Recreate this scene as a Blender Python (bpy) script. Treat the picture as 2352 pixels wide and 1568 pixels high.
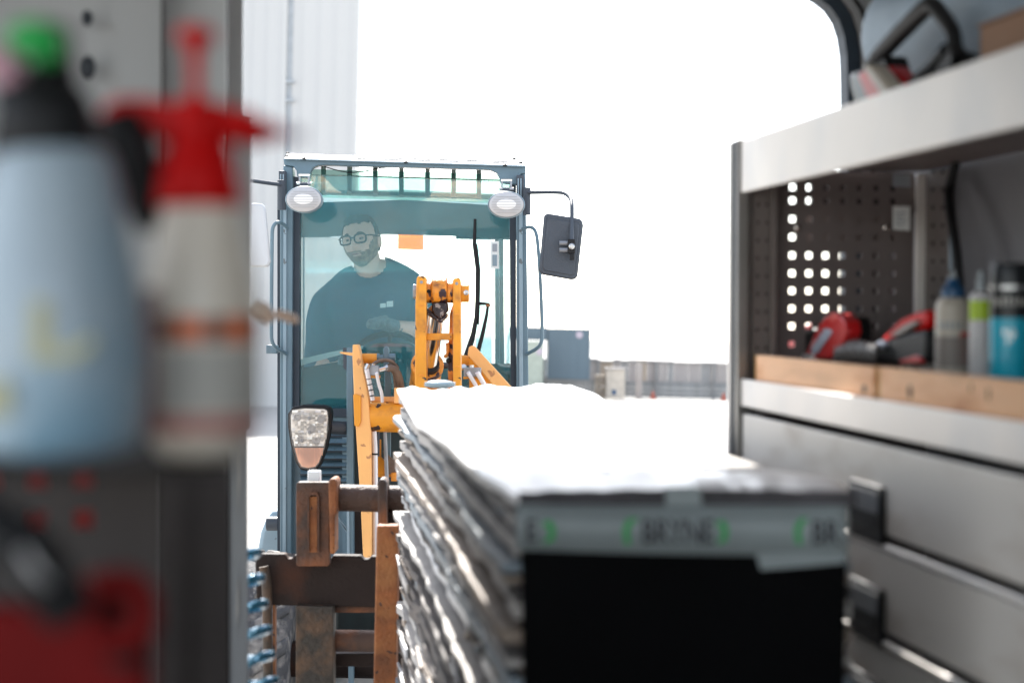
import bpy, math, random
from mathutils import Vector, Matrix, noise
R = math.radians
random.seed(7)
sc = bpy.context.scene
for o in list(bpy.data.objects): bpy.data.objects.remove(o)
COL = sc.collection

# ------------------------------------------------------------------ camera, sky, sun, exposure
FPX = 3920.0                       # focal length in units where the picture is 2352 wide
CAMZ = 1.75
_p, _a = math.atan(24 / FPX), R(1.3)
FW = Vector((0, math.cos(_p), -math.sin(_p)))
_r0, _u0 = Vector((1, 0, 0)), Vector((0, math.sin(_p), math.cos(_p)))
RT = _r0 * math.cos(_a) + _u0 * math.sin(_a)
UP = -_r0 * math.sin(_a) + _u0 * math.cos(_a)
CP = Vector((0, 0, CAMZ))
cd = bpy.data.cameras.new('camera'); cam = bpy.data.objects.new('camera', cd); COL.objects.link(cam)
cd.sensor_width = 36; cd.lens = 60; cd.clip_start = 0.05; cd.clip_end = 2000
cd.dof.use_dof = True; cd.dof.focus_distance = 6.75; cd.dof.aperture_fstop = 2.8; cd.dof.aperture_blades = 0
M3 = Matrix((RT, UP, -FW)).transposed()
cam.matrix_world = Matrix.Translation(CP) @ M3.to_4x4()
sc.camera = cam

SUN_DIR = Vector((-0.19, 1.0, 0.92)).normalized()      # towards the sun
w = bpy.data.worlds.new('World'); sc.world = w; w.use_nodes = True
nt = w.node_tree; bg = nt.nodes['Background']
sky = nt.nodes.new('ShaderNodeTexSky'); sky.sky_type = 'NISHITA'; sky.sun_disc = False
sky.sun_elevation = math.asin(SUN_DIR.z); sky.sun_rotation = math.atan2(SUN_DIR.x, SUN_DIR.y)
sky.air_density = 1.0; sky.dust_density = 1.0; sky.ozone_density = 1.0
hs_ = nt.nodes.new('ShaderNodeHueSaturation'); hs_.inputs['Saturation'].default_value = .5      # thin white haze
nt.links.new(sky.outputs[0], hs_.inputs['Color']); nt.links.new(hs_.outputs[0], bg.inputs[0]); bg.inputs[1].default_value = 0.15
sd = bpy.data.lights.new('sun', 'SUN'); sun = bpy.data.objects.new('sun', sd); COL.objects.link(sun)
sd.energy = 4.2; sd.angle = R(0.5); sd.color = (1, 0.96, 0.9)
sun.rotation_euler = SUN_DIR.to_track_quat('Z', 'Y').to_euler()
sun.location = (0, 0, 20)
sc.view_settings.view_transform = 'Standard'; sc.view_settings.look = 'None'
sc.view_settings.gamma = 1; sc.view_settings.use_curve_mapping = False
sc.view_settings.exposure = 1.8
sc.render.engine = 'CYCLES'
sc.cycles.max_bounces = 10; sc.cycles.transparent_max_bounces = 24

# ------------------------------------------------------------------ places
def W(px, py, d):
    """a point d metres in front of the camera seen at (px,py)"""
    return CP + RT * ((px - 1176) / FPX * d) + UP * ((784 - py) / FPX * d) + FW * d
def cs(px, py): return Vector(((px - 1176) / FPX, 1.0, (784 - py) / FPX))     # right, forward, up
_vy = cs(614, 700).normalized(); _vz = (Vector((0, 0, 1)) - _vy * _vy.z).normalized(); _vx = _vy.cross(_vz)
def c2w(v): return RT * v.x + FW * v.y + UP * v.z
VX, VY, VZ = c2w(_vx), c2w(_vy), c2w(_vz)
VF = Matrix.Translation(CP) @ Matrix((VX, VY, VZ)).transposed().to_4x4()     # the van stands on its own slope
def vray(px, py):
    c = cs(px, py); return Vector((c.dot(_vx), c.dot(_vy), c.dot(_vz)))
def vX(px, py, X): r = vray(px, py); return r * (X / r.x)
def vY(px, py, Y): r = vray(px, py); return r * (Y / r.y)
def V(x, y, z): return VF @ Vector((x, y, z))

# ------------------------------------------------------------------ materials
def mat(name, col, rough=.5, metal=0., var=.12, scale=6., bump=0., bscale=40., spots=None, sscale=9., samt=.55, coat=0., spots2=None, s2amt=.6, s2scale=4., spec=.5, stretch=None, transm=0.):
    m = bpy.data.materials.new(name); m.use_nodes = True; n = m.node_tree; L = n.links
    b = n.nodes['Principled BSDF']
    b.inputs['Roughness'].default_value = rough; b.inputs['Metallic'].default_value = metal
    b.inputs['Specular IOR Level'].default_value = spec
    b.inputs['Coat Weight'].default_value = coat; b.inputs['Coat Roughness'].default_value = .08
    if transm: b.inputs['Transmission Weight'].default_value = transm
    tc = n.nodes.new('ShaderNodeTexCoord'); mp = n.nodes.new('ShaderNodeMapping'); L.new(tc.outputs['Object'], mp.inputs[0])
    if stretch: mp.inputs['Scale'].default_value = stretch
    def nz(s, det=6, dist=0.):
        t = n.nodes.new('ShaderNodeTexNoise'); t.inputs['Scale'].default_value = s; t.inputs['Detail'].default_value = det
        t.inputs['Distortion'].default_value = dist
        L.new(mp.outputs[0], t.inputs['Vector']); return t.outputs['Fac']
    def ramp(f, a, bb, ca, cb):
        r = n.nodes.new('ShaderNodeValToRGB'); r.color_ramp.elements[0].position = a; r.color_ramp.elements[1].position = bb
        r.color_ramp.elements[0].color = (*ca, 1); r.color_ramp.elements[1].color = (*cb, 1); L.new(f, r.inputs[0]); return r.outputs[0]
    c = ramp(nz(scale), .3, .7, tuple(x * (1 - var) for x in col), tuple(min(1, x * (1 + var)) for x in col))
    def mixin(c, f, spot):
        mx = n.nodes.new('ShaderNodeMix'); mx.data_type = 'RGBA'
        L.new(f, mx.inputs['Factor']); L.new(c, mx.inputs['A']); mx.inputs['B'].default_value = (*spot, 1); return mx.outputs['Result']
    if spots2: c = mixin(c, ramp(nz(s2scale, 8), s2amt - .12, s2amt + .12, (0, 0, 0), (1, 1, 1)), spots2)
    if spots: c = mixin(c, ramp(nz(sscale, 10, .4), samt, samt + .02, (0, 0, 0), (1, 1, 1)), spots)
    L.new(c, b.inputs['Base Color'])
    rr = n.nodes.new('ShaderNodeMapRange'); L.new(nz(scale * 2.3), rr.inputs[0])
    rr.inputs['To Min'].default_value = max(0.02, rough - .08); rr.inputs['To Max'].default_value = min(1, rough + .1); L.new(rr.outputs[0], b.inputs['Roughness'])
    if bump:
        bp = n.nodes.new('ShaderNodeBump'); bp.inputs['Strength'].default_value = bump; bp.inputs['Distance'].default_value = .01
        L.new(nz(bscale), bp.inputs['Height']); L.new(bp.outputs[0], b.inputs['Normal'])
    return m
def glass(name, tint, veil, veilamt, gloss=.06):
    m = bpy.data.materials.new(name); m.use_nodes = True; n = m.node_tree; L = n.links; n.nodes.clear()
    out = n.nodes.new('ShaderNodeOutputMaterial'); tr = n.nodes.new('ShaderNodeBsdfTransparent'); tr.inputs[0].default_value = (*tint, 1)
    gl = n.nodes.new('ShaderNodeBsdfGlossy'); gl.inputs['Roughness'].default_value = .03
    fr = n.nodes.new('ShaderNodeFresnel'); fr.inputs[0].default_value = 1.45
    df = n.nodes.new('ShaderNodeBsdfDiffuse'); df.inputs[0].default_value = (*veil, 1)  # diffuse veil colours reflected sky and haze into the glass
    tl = n.nodes.new('ShaderNodeBsdfTranslucent'); tl.inputs[0].default_value = (*veil, 1)
    dm = n.nodes.new('ShaderNodeMixShader'); dm.inputs[0].default_value = .5; L.new(df.outputs[0], dm.inputs[1]); L.new(tl.outputs[0], dm.inputs[2])
    tc = n.nodes.new('ShaderNodeTexCoord'); t = n.nodes.new('ShaderNodeTexNoise'); t.inputs['Scale'].default_value = 2.2; t.inputs['Detail'].default_value = 12; t.inputs['Roughness'].default_value = .68; t.inputs['Distortion'].default_value = .8
    L.new(tc.outputs['Object'], t.inputs['Vector'])
    rm = n.nodes.new('ShaderNodeMapRange'); L.new(t.outputs['Fac'], rm.inputs[0]); rm.inputs['From Min'].default_value = .3; rm.inputs['From Max'].default_value = .7
    rm.inputs['To Min'].default_value = veilamt * .6; rm.inputs['To Max'].default_value = veilamt * 1.4
    m1 = n.nodes.new('ShaderNodeMixShader'); L.new(rm.outputs[0], m1.inputs[0]); L.new(tr.outputs[0], m1.inputs[1]); L.new(dm.outputs[0], m1.inputs[2])
    m2 = n.nodes.new('ShaderNodeMixShader'); mm = n.nodes.new('ShaderNodeMath'); mm.operation = 'MULTIPLY'; mm.inputs[1].default_value = gloss / .04
    L.new(fr.outputs[0], mm.inputs[0]); L.new(mm.outputs[0], m2.inputs[0]); L.new(m1.outputs[0], m2.inputs[1]); L.new(gl.outputs[0], m2.inputs[2])
    L.new(m2.outputs[0], out.inputs[0]); return m
M = dict(
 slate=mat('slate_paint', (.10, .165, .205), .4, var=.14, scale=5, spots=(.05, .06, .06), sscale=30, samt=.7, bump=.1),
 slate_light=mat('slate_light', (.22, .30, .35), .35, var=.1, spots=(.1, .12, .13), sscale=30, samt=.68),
 seal=mat('rubber_seal', (.018, .03, .045), .55, var=.2),
 black=mat('black_plastic', (.010, .010, .011), .5, var=.2, spec=.25),
 darkgrey=mat('dark_grey_plastic', (.045, .055, .07), .5, var=.15, bump=.15, bscale=200),
 orange=mat('orange_paint', (.74, .29, .014), .42, var=.1, scale=7, spots=(.03, .015, .015), sscale=20, samt=.62, spots2=(.30, .10, .02), s2amt=.64, s2scale=14, bump=.2, bscale=60),
 orange_worn=mat('worn_orange_paint', (.76, .27, .02), .4, var=.12, scale=9, spots=(.03, .012, .018), sscale=22, samt=.555, spots2=(.22, .08, .02), s2amt=.6, s2scale=30, bump=.4, bscale=90),
 orange_pale=mat('sunlit_orange', (.82, .42, .14), .5, var=.08, spots=(.45, .2, .08), sscale=30, samt=.64, bump=.2),  # paler orange paints direct sun onto the arm edges
 greasy=mat('greasy_steel', (.03, .02, .022), .25, metal=.4, var=.4, scale=25, spots=(.25, .2, .18), sscale=40, samt=.6, bump=.5, bscale=70),
 chrome=mat('chrome', (.80, .74, .68), .10, metal=1., var=.05),
 steel=mat('grey_steel', (.28, .29, .31), .35, metal=.6, var=.2, scale=12, bump=.2),
 bright_tube=mat('white_pipe', (.72, .70, .72), .35, metal=.3, var=.08, spots=(.3, .2, .12), sscale=30, samt=.66),
 hose=mat('old_hose', (.16, .11, .08), .7, var=.35, scale=18, bump=.5, bscale=60),
 rust=mat('rusty_steel', (.050, .026, .017), .62, metal=.1, var=.35, scale=9, spots2=(.26, .080, .018), s2amt=.57, s2scale=5, bump=.5, bscale=70),
 rust_dark=mat('dark_rusty_plate', (.018, .011, .009), .7, var=.2, spec=.25, scale=6, spots2=(.06, .02, .009), s2amt=.68, s2scale=6, bump=.35, bscale=80),
 rust_orange=mat('orange_rust', (.21, .066, .016), .7, var=.45, scale=12, spots2=(.30, .12, .035), s2amt=.58, s2scale=14, spots=(.05, .02, .012), sscale=26, samt=.62, bump=.6, bscale=90),
 rust_mottled=mat('mottled_rust', (.020, .015, .010), .6, var=.3, scale=9, spots2=(.10, .05, .022), s2amt=.56, s2scale=13, bump=.6, bscale=70),
 tyre=mat('tyre_rubber', (.06, .06, .064), .8, var=.25, scale=14, spots2=(.26, .24, .22), s2amt=.58, s2scale=20, bump=.6, bscale=90),
 lensbright=mat('lamp_lens_centre', (.82, .80, .78), .4, var=.03), lens=mat('frosted_lamp_lens', (.47, .46, .46), .5, var=.03, coat=.1),
 reflector=mat('lamp_reflector', (.88, .85, .80), .16, metal=.45, var=.12, scale=18, bump=.35, bscale=20),
 indicator=mat('indicator_lens', (.80, .36, .20), .2, var=.15, scale=26, coat=.6, stretch=(3, 1, .3)),
 lampglass=glass('lamp_glass', (.98, .97, .96), (.9, .85, .8), .06, .05),
 windscreen=glass('windscreen_glass', (.90, .97, .97), (.11, .56, .66), .145, .045),
 roofglass=glass('roof_window_glass', (.42, .62, .54), (.3, .6, .5), .22, .05),
 sideglass=glass('side_glass', (.72, .84, .86), (.2, .5, .6), .14, .05), darkglass=glass('dark_side_glass', (.12, .16, .17), (.1, .2, .25), .2, .05),
 liner=mat('cab_lining', (.055, .14, .185), .8, var=.1),  # lining lifted toward teal to carry some windscreen haze
 cabdark=mat('dark_cab_trim', (.012, .022, .022), .6, var=.3, scale=12),
 dashpale=mat('pale_dash_edge', (.55, .62, .60), .6, var=.1),
 red_dim=mat('red_gauge_strip', (.22, .03, .03), .4),
 amber=glass('amber_plate', (.80, .40, .16), (.9, .4, .1), .22, .03),
 paper=mat('sticker_white', (.75, .77, .76), .5, var=.04),
 greyprint=mat('grey_print', (.30, .33, .36), .6, var=.1),
 shirt=mat('navy_tshirt', (.020, .085, .14), .9, var=.12, bump=.2, bscale=18),  # navy cloth brightened toward teal, taking on part of the glass haze
 skin=mat('skin', (.88, .50, .39), .5, var=.06, scale=14, bump=.1, bscale=120),
 lips=mat('lips', (.42, .20, .17), .5, var=.05),
 beard=mat('short_beard', (.36, .23, .17), .9, var=.35, scale=60, bump=.8, bscale=220),
 hair=mat('short_dark_hair', (.035, .025, .02), .8, var=.3, scale=50, bump=.8, bscale=180),
 eye=mat('eye_white', (.30, .22, .19), .2, var=.02),
 trousers=mat('work_trousers', (.03, .035, .045), .9, var=.15),
 glove=mat('grey_knit_glove', (.17, .20, .22), .85, var=.25, scale=60, bump=.5, bscale=150),
 vanwhite=mat('white_van_panel', (.52, .53, .54), .45, var=.05, scale=3),
 vangrey=mat('grey_van_metal', (.30, .29, .285), .4, metal=.2, var=.08),
 vanblue=mat('bluish_van_wall', (.30, .38, .44), .45, var=.08, scale=3),
 vandark=mat('dark_van_lining', (.026, .021, .020), .7, spec=.2, var=.12),
 bwall=mat('shelf_back_wall', (.13, .13, .14), .6, var=.08),
 alu=mat('brushed_aluminium', (.76, .72, .68), .42, metal=.2, var=.03, scale=4, spots2=(.66, .65, .64), s2amt=.6, s2scale=7, bump=.03, stretch=(1, 1, .4)),
 alu2=mat('smudged_drawer_front', (.72, .68, .63), .5, metal=.05, var=.03, scale=3, spots2=(.56, .50, .44), s2amt=.62, s2scale=7, stretch=(.7, .7, 2.2)),
 postgrey=mat('shelf_post', (.30, .285, .27), .3, metal=.7, var=.12),
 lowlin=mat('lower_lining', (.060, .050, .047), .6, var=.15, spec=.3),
 perf=mat('perforated_panel', (.15, .125, .12), .5, metal=.2, var=.1),
 flange=mat('perforated_flange', (.17, .145, .135), .45, metal=.4, var=.12),
 holeblack=mat('hole_black', (.004, .004, .004), .9, var=0),
 wood=mat('pine_board', (.80, .46, .25), .6, var=.16, scale=5, spots2=(.55, .24, .10), s2amt=.62, s2scale=5, stretch=(1, 1, 5), bump=.1),
 knot=mat('wood_knot', (.10, .055, .035), .7, var=.3, scale=40),
 woodend=mat('golden_board_edge', (.50, .28, .06), .6, var=.2),
 red=mat('red_plastic', (.55, .012, .014), .3, var=.08, coat=.3),
 redd=mat('deep_red_plastic', (.56, .003, .003), .4, var=.1, spec=.15), redcan=mat('dark_red_canister', (.15, .003, .003), .6, var=.35, spec=.15),  # canister red darkened to paint in the shaded corner
 redlight=mat('worn_red', (.62, .08, .07), .35, var=.1),
 lcd=mat('grey_screen', (.42, .46, .55), .25, var=.05),
 cream=mat('cream_plastic', (.72, .64, .54), .4, var=.04, coat=.1),
 milky=mat('milky_bottle', (.36, .44, .50), .35, var=.10, scale=5, spots2=(.18, .33, .44), s2amt=.56, s2scale=9, coat=.2),
 green=mat('green_knob', (.0, .36, .055), .35, var=.05, coat=.3),
 pink=mat('pink_strap', (.55, .30, .36), .5),
 yellow=mat('faint_yellow_print', (.50, .49, .30), .5),
 lorange=mat('label_orange', (.75, .13, .015), .4),
 ldark=mat('label_dark_red', (.10, .012, .008), .5),
 lpink=mat('label_pink', (.42, .16, .14), .5),
 lbrown=mat('label_brown', (.13, .035, .012), .5),
 lwhite=mat('label_white', (.46, .44, .40), .5, var=.08, scale=16),
 blue=mat('dark_blue_cap', (.01, .07, .17), .35),
 turq=mat('turquoise_can', (.005, .36, .50), .3, var=.06, coat=.3),
 blackcan=mat('black_can_top', (.010, .011, .013), .3, var=.1, spec=.4),
 silver=mat('silver_ring', (.5, .5, .5), .25, metal=.9),
 lime=mat('lime_label', (.42, .60, .02), .4),
 beige=mat('beige_bottle', (.50, .45, .38), .4, var=.05),
 greybrown=mat('grey_label', (.24, .21, .19), .5),
 whitep=mat('white_plastic', (.62, .60, .60), .4),
 clearp=mat('clear_grey_plastic', (.30, .33, .34), .25, var=.1),
 blueroll=mat('pale_blue_roll', (.30, .40, .50), .55, var=.10, scale=9, bump=.5, bscale=14),
 cardboard=mat('brown_cardboard', (.34, .20, .13), .8, var=.06),
 film=mat('white_wrap_film', (.84, .84, .84), .38, var=.04, scale=4, bump=.3, bscale=9, spec=.9),
 sheetw=mat('white_sheet', (.32, .30, .28), .65, var=.2, scale=8, bump=.5, bscale=25),
 sheetb=mat('blue_grey_foil', (.15, .185, .21), .5, metal=.0, var=.25, scale=9, bump=.6, bscale=25),
 sheetbe=mat('beige_sheet', (.20, .155, .12), .6, var=.2, scale=8, bump=.5, bscale=25),
 lowbrown=mat('dull_brown_sheet', (.05, .038, .032), .7, var=.4, scale=9, bump=.5, bscale=25),  # brown darkened to paint shade low in the stack
 sheetd=mat('dark_brown_sheet', (.016, .012, .010), .7, var=.3, scale=8, bump=.3),  # near-black brown paints the shaded gaps between layers
 sheets=mat('silver_foil', (.40, .41, .43), .38, metal=.45, var=.3, scale=12, bump=.8, bscale=25),
 endblack=mat('black_end_board', (.0022, .0022, .0026), .5, var=.3, spec=.03),
 endgrey=mat('grey_folded_film', (.055, .05, .056), .5, var=.4, scale=10, bump=.5, bscale=20),
 tape=mat('pale_tape', (.23, .265, .27), .4, var=.12, scale=10),
 tprint=mat('tape_black_print', (.008, .007, .014), .5, var=0),
 tgreen=mat('tape_green_print', (.01, .30, .06), .5, var=0),
 ground=mat('pale_concrete', (.36, .345, .32), .85, var=.08, scale=.25, spots2=(.29, .28, .26), s2amt=.62, s2scale=.12, bump=.3, bscale=30),
 clad=mat('white_cladding', (.50, .49, .475), .5, var=.02, scale=.4),
 cladjoint=mat('cladding_joint', (.36, .38, .40), .6),
 fencegrey=mat('fence_grey', (.24, .235, .23), .7, var=.2, scale=3),
 plank1=mat('plank_tan', (.33, .27, .21), .7, var=.15, scale=3), plank2=mat('plank_grey', (.27, .265, .26), .7, var=.15, scale=3),
 plank3=mat('plank_pale', (.33, .30, .285), .7, var=.1, scale=3), lowband=mat('low_grey_boards', (.24, .24, .235), .7, var=.15),
 container=mat('blue_grey_container', (.085, .125, .155), .5, var=.06, scale=1), palegreen=mat('pale_green_panel', (.33, .37, .32), .6),
 pinkd=mat('pale_pink_disc', (.42, .36, .42), .5), creambox=mat('cream_box', (.55, .48, .40), .6), conered=mat('brick_red', (.34, .10, .07), .6),
 coil=mat('glossy_blue_coil', (.03, .15, .24), .10, metal=.5, var=.1, coat=1.), peach=mat('pale_wood', (.70, .50, .38), .6, var=.1),
)

# ------------------------------------------------------------------ mesh helpers
WLOC = {}
class MB:
    def __init__(s): s.v = []; s.f = []
    def add(s, vs, fs):
        o = len(s.v); s.v += [Vector(v) for v in vs]; s.f += [tuple(i + o for i in f) for f in fs]; return s
    def box(s, x0, x1, y0, y1, z0, z1, F=None):
        vs = [Vector((x, y, z)) for x in (x0, x1) for y in (y0, y1) for z in (z0, z1)]
        if F is not None: vs = [F @ v for v in vs]
        return s.add(vs, [(0, 1, 3, 2), (4, 6, 7, 5), (0, 4, 5, 1), (2, 3, 7, 6), (0, 2, 6, 4), (1, 5, 7, 3)])
    def prism(s, pts, ext):
        n = len(pts); pts = [Vector(p) for p in pts]
        return s.add(pts + [p + ext for p in pts], [tuple(range(n)), tuple(range(2 * n - 1, n - 1, -1))] + [(i, i + n, (i + 1) % n + n, (i + 1) % n) for i in range(n)])
    def Q(s, pp, d, th):
        """outline seen at pp, standing d metres away, th metres deep"""
        return s.prism([W(p[0], p[1], p[2] if len(p) > 2 else d) for p in pp], FW * th)
    def R(s, x0, y0, x1, y1, d, th): return s.Q([(x0, y0), (x1, y0), (x1, y1), (x0, y1)], d, th)
    def bar(s, p, q, w, h, up=Vector((0, 0, 1))):
        p, q = Vector(p), Vector(q); t = (q - p).normalized(); a = t.cross(up)
        if a.length < 1e-4: a = t.cross(Vector((0, 1, 0)))
        a.normalize(); b = t.cross(a)
        c = [a * w / 2 + b * h / 2, a * w / 2 - b * h / 2, -a * w / 2 - b * h / 2, -a * w / 2 + b * h / 2]
        return s.add([p + k for k in c] + [q + k for k in c], [(0, 1, 2, 3), (7, 6, 5, 4)] + [(i, i + 4, (i + 1) % 4 + 4, (i + 1) % 4) for i in range(4)])
    def tube(s, pts, r, n=12, smooth=0):
        pts = [Vector(p) for p in pts]
        rs = list(r) if isinstance(r, (list, tuple)) else [r] * len(pts)
        for _ in range(smooth):
            q, e = [pts[0]], [rs[0]]
            for i in range(len(pts) - 1):
                q += [pts[i].lerp(pts[i + 1], .25), pts[i].lerp(pts[i + 1], .75)]; e += [rs[i] * .75 + rs[i + 1] * .25, rs[i] * .25 + rs[i + 1] * .75]
            pts, rs = q + [pts[-1]], e + [rs[-1]]
        o = len(s.v); a = None; N = len(pts)
        for i, p in enumerate(pts):
            t = (pts[min(i + 1, N - 1)] - pts[max(i - 1, 0)]).normalized()
            if a is None:
                a = t.orthogonal().normalized()
            a = (a - t * a.dot(t)).normalized(); b = t.cross(a)
            for k in range(n):
                an = 2 * math.pi * k / n; s.v.append(p + (a * math.cos(an) + b * math.sin(an)) * rs[i])
        for i in range(N - 1):
            for k in range(n):
                k2 = (k + 1) % n; s.f.append((o + i * n + k, o + i * n + k2, o + (i + 1) * n + k2, o + (i + 1) * n + k))
        s.f.append(tuple(o + k for k in range(n - 1, -1, -1))); s.f.append(tuple(o + (N - 1) * n + k for k in range(n)))
        return s
    def lathe(s, p, axis, prof, n=32, sx=1., sy=1., A=None):
        """prof: (along, radius) pairs"""
        p, t = Vector(p), Vector(axis).normalized()
        a = (A - t * A.dot(t)).normalized() if A is not None else t.orthogonal().normalized(); b = t.cross(a); o = len(s.v); N = len(prof)
        for (h, r) in prof:
            r = max(r, 1e-5)
            for k in range(n):
                an = 2 * math.pi * k / n; s.v.append(p + t * h + a * math.cos(an) * r * sx + b * math.sin(an) * r * sy)
        for i in range(N - 1):
            for k in range(n):
                k2 = (k + 1) % n; s.f.append((o + i * n + k, o + i * n + k2, o + (i + 1) * n + k2, o + (i + 1) * n + k))
        s.f.append(tuple(o + k for k in range(n - 1, -1, -1))); s.f.append(tuple(o + (N - 1) * n + k for k in range(n)))
        return s
    def ball(s, c, ax, nu=20, nv=12):
        """ax: three axis vectors with lengths"""
        c = Vector(c); o = len(s.v)
        for j in range(nv + 1):
            th = math.pi * j / nv
            for i in range(nu):
                ph = 2 * math.pi * i / nu
                s.v.append(c + ax[0] * math.sin(th) * math.cos(ph) + ax[1] * math.sin(th) * math.sin(ph) + ax[2] * math.cos(th))
        for j in range(nv):
            for i in range(nu):
                i2 = (i + 1) % nu; s.f.append((o + j * nu + i, o + (j + 1) * nu + i, o + (j + 1) * nu + i2, o + j * nu + i2))
        return s
    def build(s, name, m, parent=None, bevel=0., label=None, cat=None, group=None, kind=None, loc=None, sub=0, sharp=35):
        xs = [v.x for v in s.v]; ys = [v.y for v in s.v]; zs = [v.z for v in s.v]
        c = Vector(((min(xs) + max(xs)) / 2, (min(ys) + max(ys)) / 2, min(zs))) if loc is None else Vector(loc)
        me = bpy.data.meshes.new(name); me.from_pydata([v - c for v in s.v], [], s.f)
        import bmesh
        bm = bmesh.new(); bm.from_mesh(me); bmesh.ops.recalc_face_normals(bm, faces=bm.faces); bm.to_mesh(me); bm.free()
        me.materials.append(M[m] if isinstance(m, str) else m); me.shade_smooth(); me.set_sharp_from_angle(angle=R(sharp))
        o = bpy.data.objects.new(name, me); COL.objects.link(o)
        if parent is not None: o.parent = parent; o.location = c - WLOC[parent.name]
        else: o.location = c
        WLOC[o.name] = c
        if bevel:
            b = o.modifiers.new('bevel', 'BEVEL'); b.width = bevel; b.segments = 2; b.limit_method = 'ANGLE'; b.angle_limit = R(40)
        if sub:
            u = o.modifiers.new('sub', 'SUBSURF'); u.levels = sub; u.render_levels = sub
        for k, v in (('label', label), ('category', cat), ('group', group), ('kind', kind)):
            if v: o[k] = v
        return o
def thing(name, label, cat, loc, group=None, kind=None):
    o = bpy.data.objects.new(name, None); COL.objects.link(o); o.location = loc; o.empty_display_size = .1
    WLOC[o.name] = Vector(loc); o['label'] = label; o['category'] = cat
    if group: o['group'] = group
    if kind: o['kind'] = kind
    return o
def dup(o, off, parent=None, label=None):
    c = o.copy(); COL.objects.link(c)
    if parent is None and o.parent is None: c.location = o.location + off
    elif parent is not None: c.parent = parent; c.location = o.location + off
    WLOC[c.name] = WLOC[o.name] + off
    if label: c['label'] = label
    for ch in o.children:
        k = dup_child(ch, c, off)
    return c
def dup_child(o, parent, off):
    c = o.copy(); COL.objects.link(c); c.parent = parent; WLOC[c.name] = WLOC[o.name] + off
    for ch in o.children: dup_child(ch, c, off)
    return c
def rr(x0, y0, x1, y1, rad, n=4):
    """rounded rectangle outline in picture units"""
    out = []
    for cx, cy, a0 in ((x1 - rad, y0 + rad, -90), (x1 - rad, y1 - rad, 0), (x0 + rad, y1 - rad, 90), (x0 + rad, y0 + rad, 180)):
        for i in range(n + 1):
            a = R(a0 + 90 * i / n); out.append((cx + rad * math.cos(a), cy + rad * math.sin(a)))
    return out
def struct(mb, name, m, **k): return mb.build(name, m, kind='structure', **k)

# ================================================================== the yard
struct(MB().box(-150, 150, -60, 400, -.3, 0), 'ground', 'ground')

# white clad building on the left
def bx(px, d): return W(px, 760, d).x
b = thing('clad_building', 'tall white corrugated building wall beyond the left side of the loader cab', 'building', (bx(500, 37), 40, 0))
xr = bx(806, 37); xj = bx(652, 37)
pts = []
def ribwall(x0, x1, y0, y1, pitch, dep):
    n = max(2, int(abs(x1 - x0) / pitch)); out = []
    for i in range(n):
        for k, (u, v) in enumerate(((0, 0), (.5, 0), (.6, 1), (.9, 1))):
            t = (i + u) / n; out.append(Vector((x0 + (x1 - x0) * t, y0 + (y1 - y0) * t - v * dep, 0)))
    out.append(Vector((x1, y1, 0))); return out
wl = ribwall(xj + .06, xr, 37.0, 37.3, .30, .018)
m_ = MB(); m_.prism(wl + [Vector((xr, 38.2, 0)), Vector((xj + .06, 38.2, 0))], Vector((0, 0, 9.3))); m_.build('wall', 'clad', b)
wl = ribwall(-24, xj - .06, 36.0, 36.9, .30, .018)
m_ = MB(); m_.prism(wl + [Vector((xj - .06, 38.2, 0)), Vector((-24, 38.2, 0))], Vector((0, 0, 9.3))); m_.build('wall', 'clad', b)
MB().box(xj - .055, xj + .055, 36.99, 38, 0, 9.2).build('joint_strip', 'cladjoint', b)
for zz in (2.4, 4.6, 6.6, 7.0): MB().box(xj - .16, xj + .12, 36.9, 36.985, zz, zz + .06).build('wall_bracket', 'cladjoint', b)
MB().box(-24, xr, 37.4, 38.3, 9.3, 9.5).build('roof_edge', 'cladjoint', b)

# far boundary fence with timber behind its rails
FD = 47.
fb = thing('boundary_fence', 'long low fence of mixed pale boards across the far edge of the yard', 'fence', (bx(1550, FD), FD, 0))
def zat(px, py, d): return W(px, py, d).z
px = 1180; i = 0
while px < 2250:
    wpx = random.choice((14, 18, 24, 28, 34)); x0, x1 = bx(px, FD), bx(px + wpx - .6, FD)
    top = zat(px, 823 + (px - 1360) * .034, FD) - random.choice((0, 0, .02, .05)); mm = random.choice(('plank1', 'plank2', 'plank3', 'plank2', 'plank3'))
    MB().box(x0, x1, FD, FD + .05, .42, top).build('plank', mm, fb); px += wpx; i += 1
for k, z0 in enumerate((.02, .15, .28)):
    MB().box(bx(1180, FD), bx(2250, FD), FD - .05, FD, z0, z0 + .125).build('low_board', 'lowband', fb)
MB().box(bx(1180, FD), bx(2250, FD), FD - .04, FD - .005, .40, .46).build('rail', 'fencegrey', fb)
MB().box(bx(1180, FD), bx(2250, FD), FD - .04, FD + .06, .96, 1.0).build('top_rail', 'fencegrey', fb)
for k in range(9):
    x = bx(1245 + k * 132, FD); MB().box(x - .035, x + .035, FD - .13, FD - .055, 0, 1.02).build('fence_post', 'fencegrey', fb)
MB().box(bx(1464, FD - 1), bx(1478, FD - 1), FD - 1, FD - .85, 0, .95).build('marker_post', 'plank3', label='pale upright post standing in front of the far boundary fence', cat='post', bevel=.01)
cb = thing('electric_cabinet', 'cream utility cabinet with a small blue mark by the far fence', 'cabinet', (bx(1415, 45), 45, 0))
MB().box(bx(1395, 45), bx(1438, 45), 45, 45.4, 0.04, .80).build('cabinet_body', 'creambox', cb, bevel=.015)
MB().box(bx(1393, 45), bx(1440, 45), 44.97, 45.43, .80, .84).build('cabinet_lid', 'plank3', cb)
MB().box(bx(1409, 45), bx(1418, 45), 44.985, 45, .14, .26).build('blue_mark', 'blue', cb)
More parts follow.
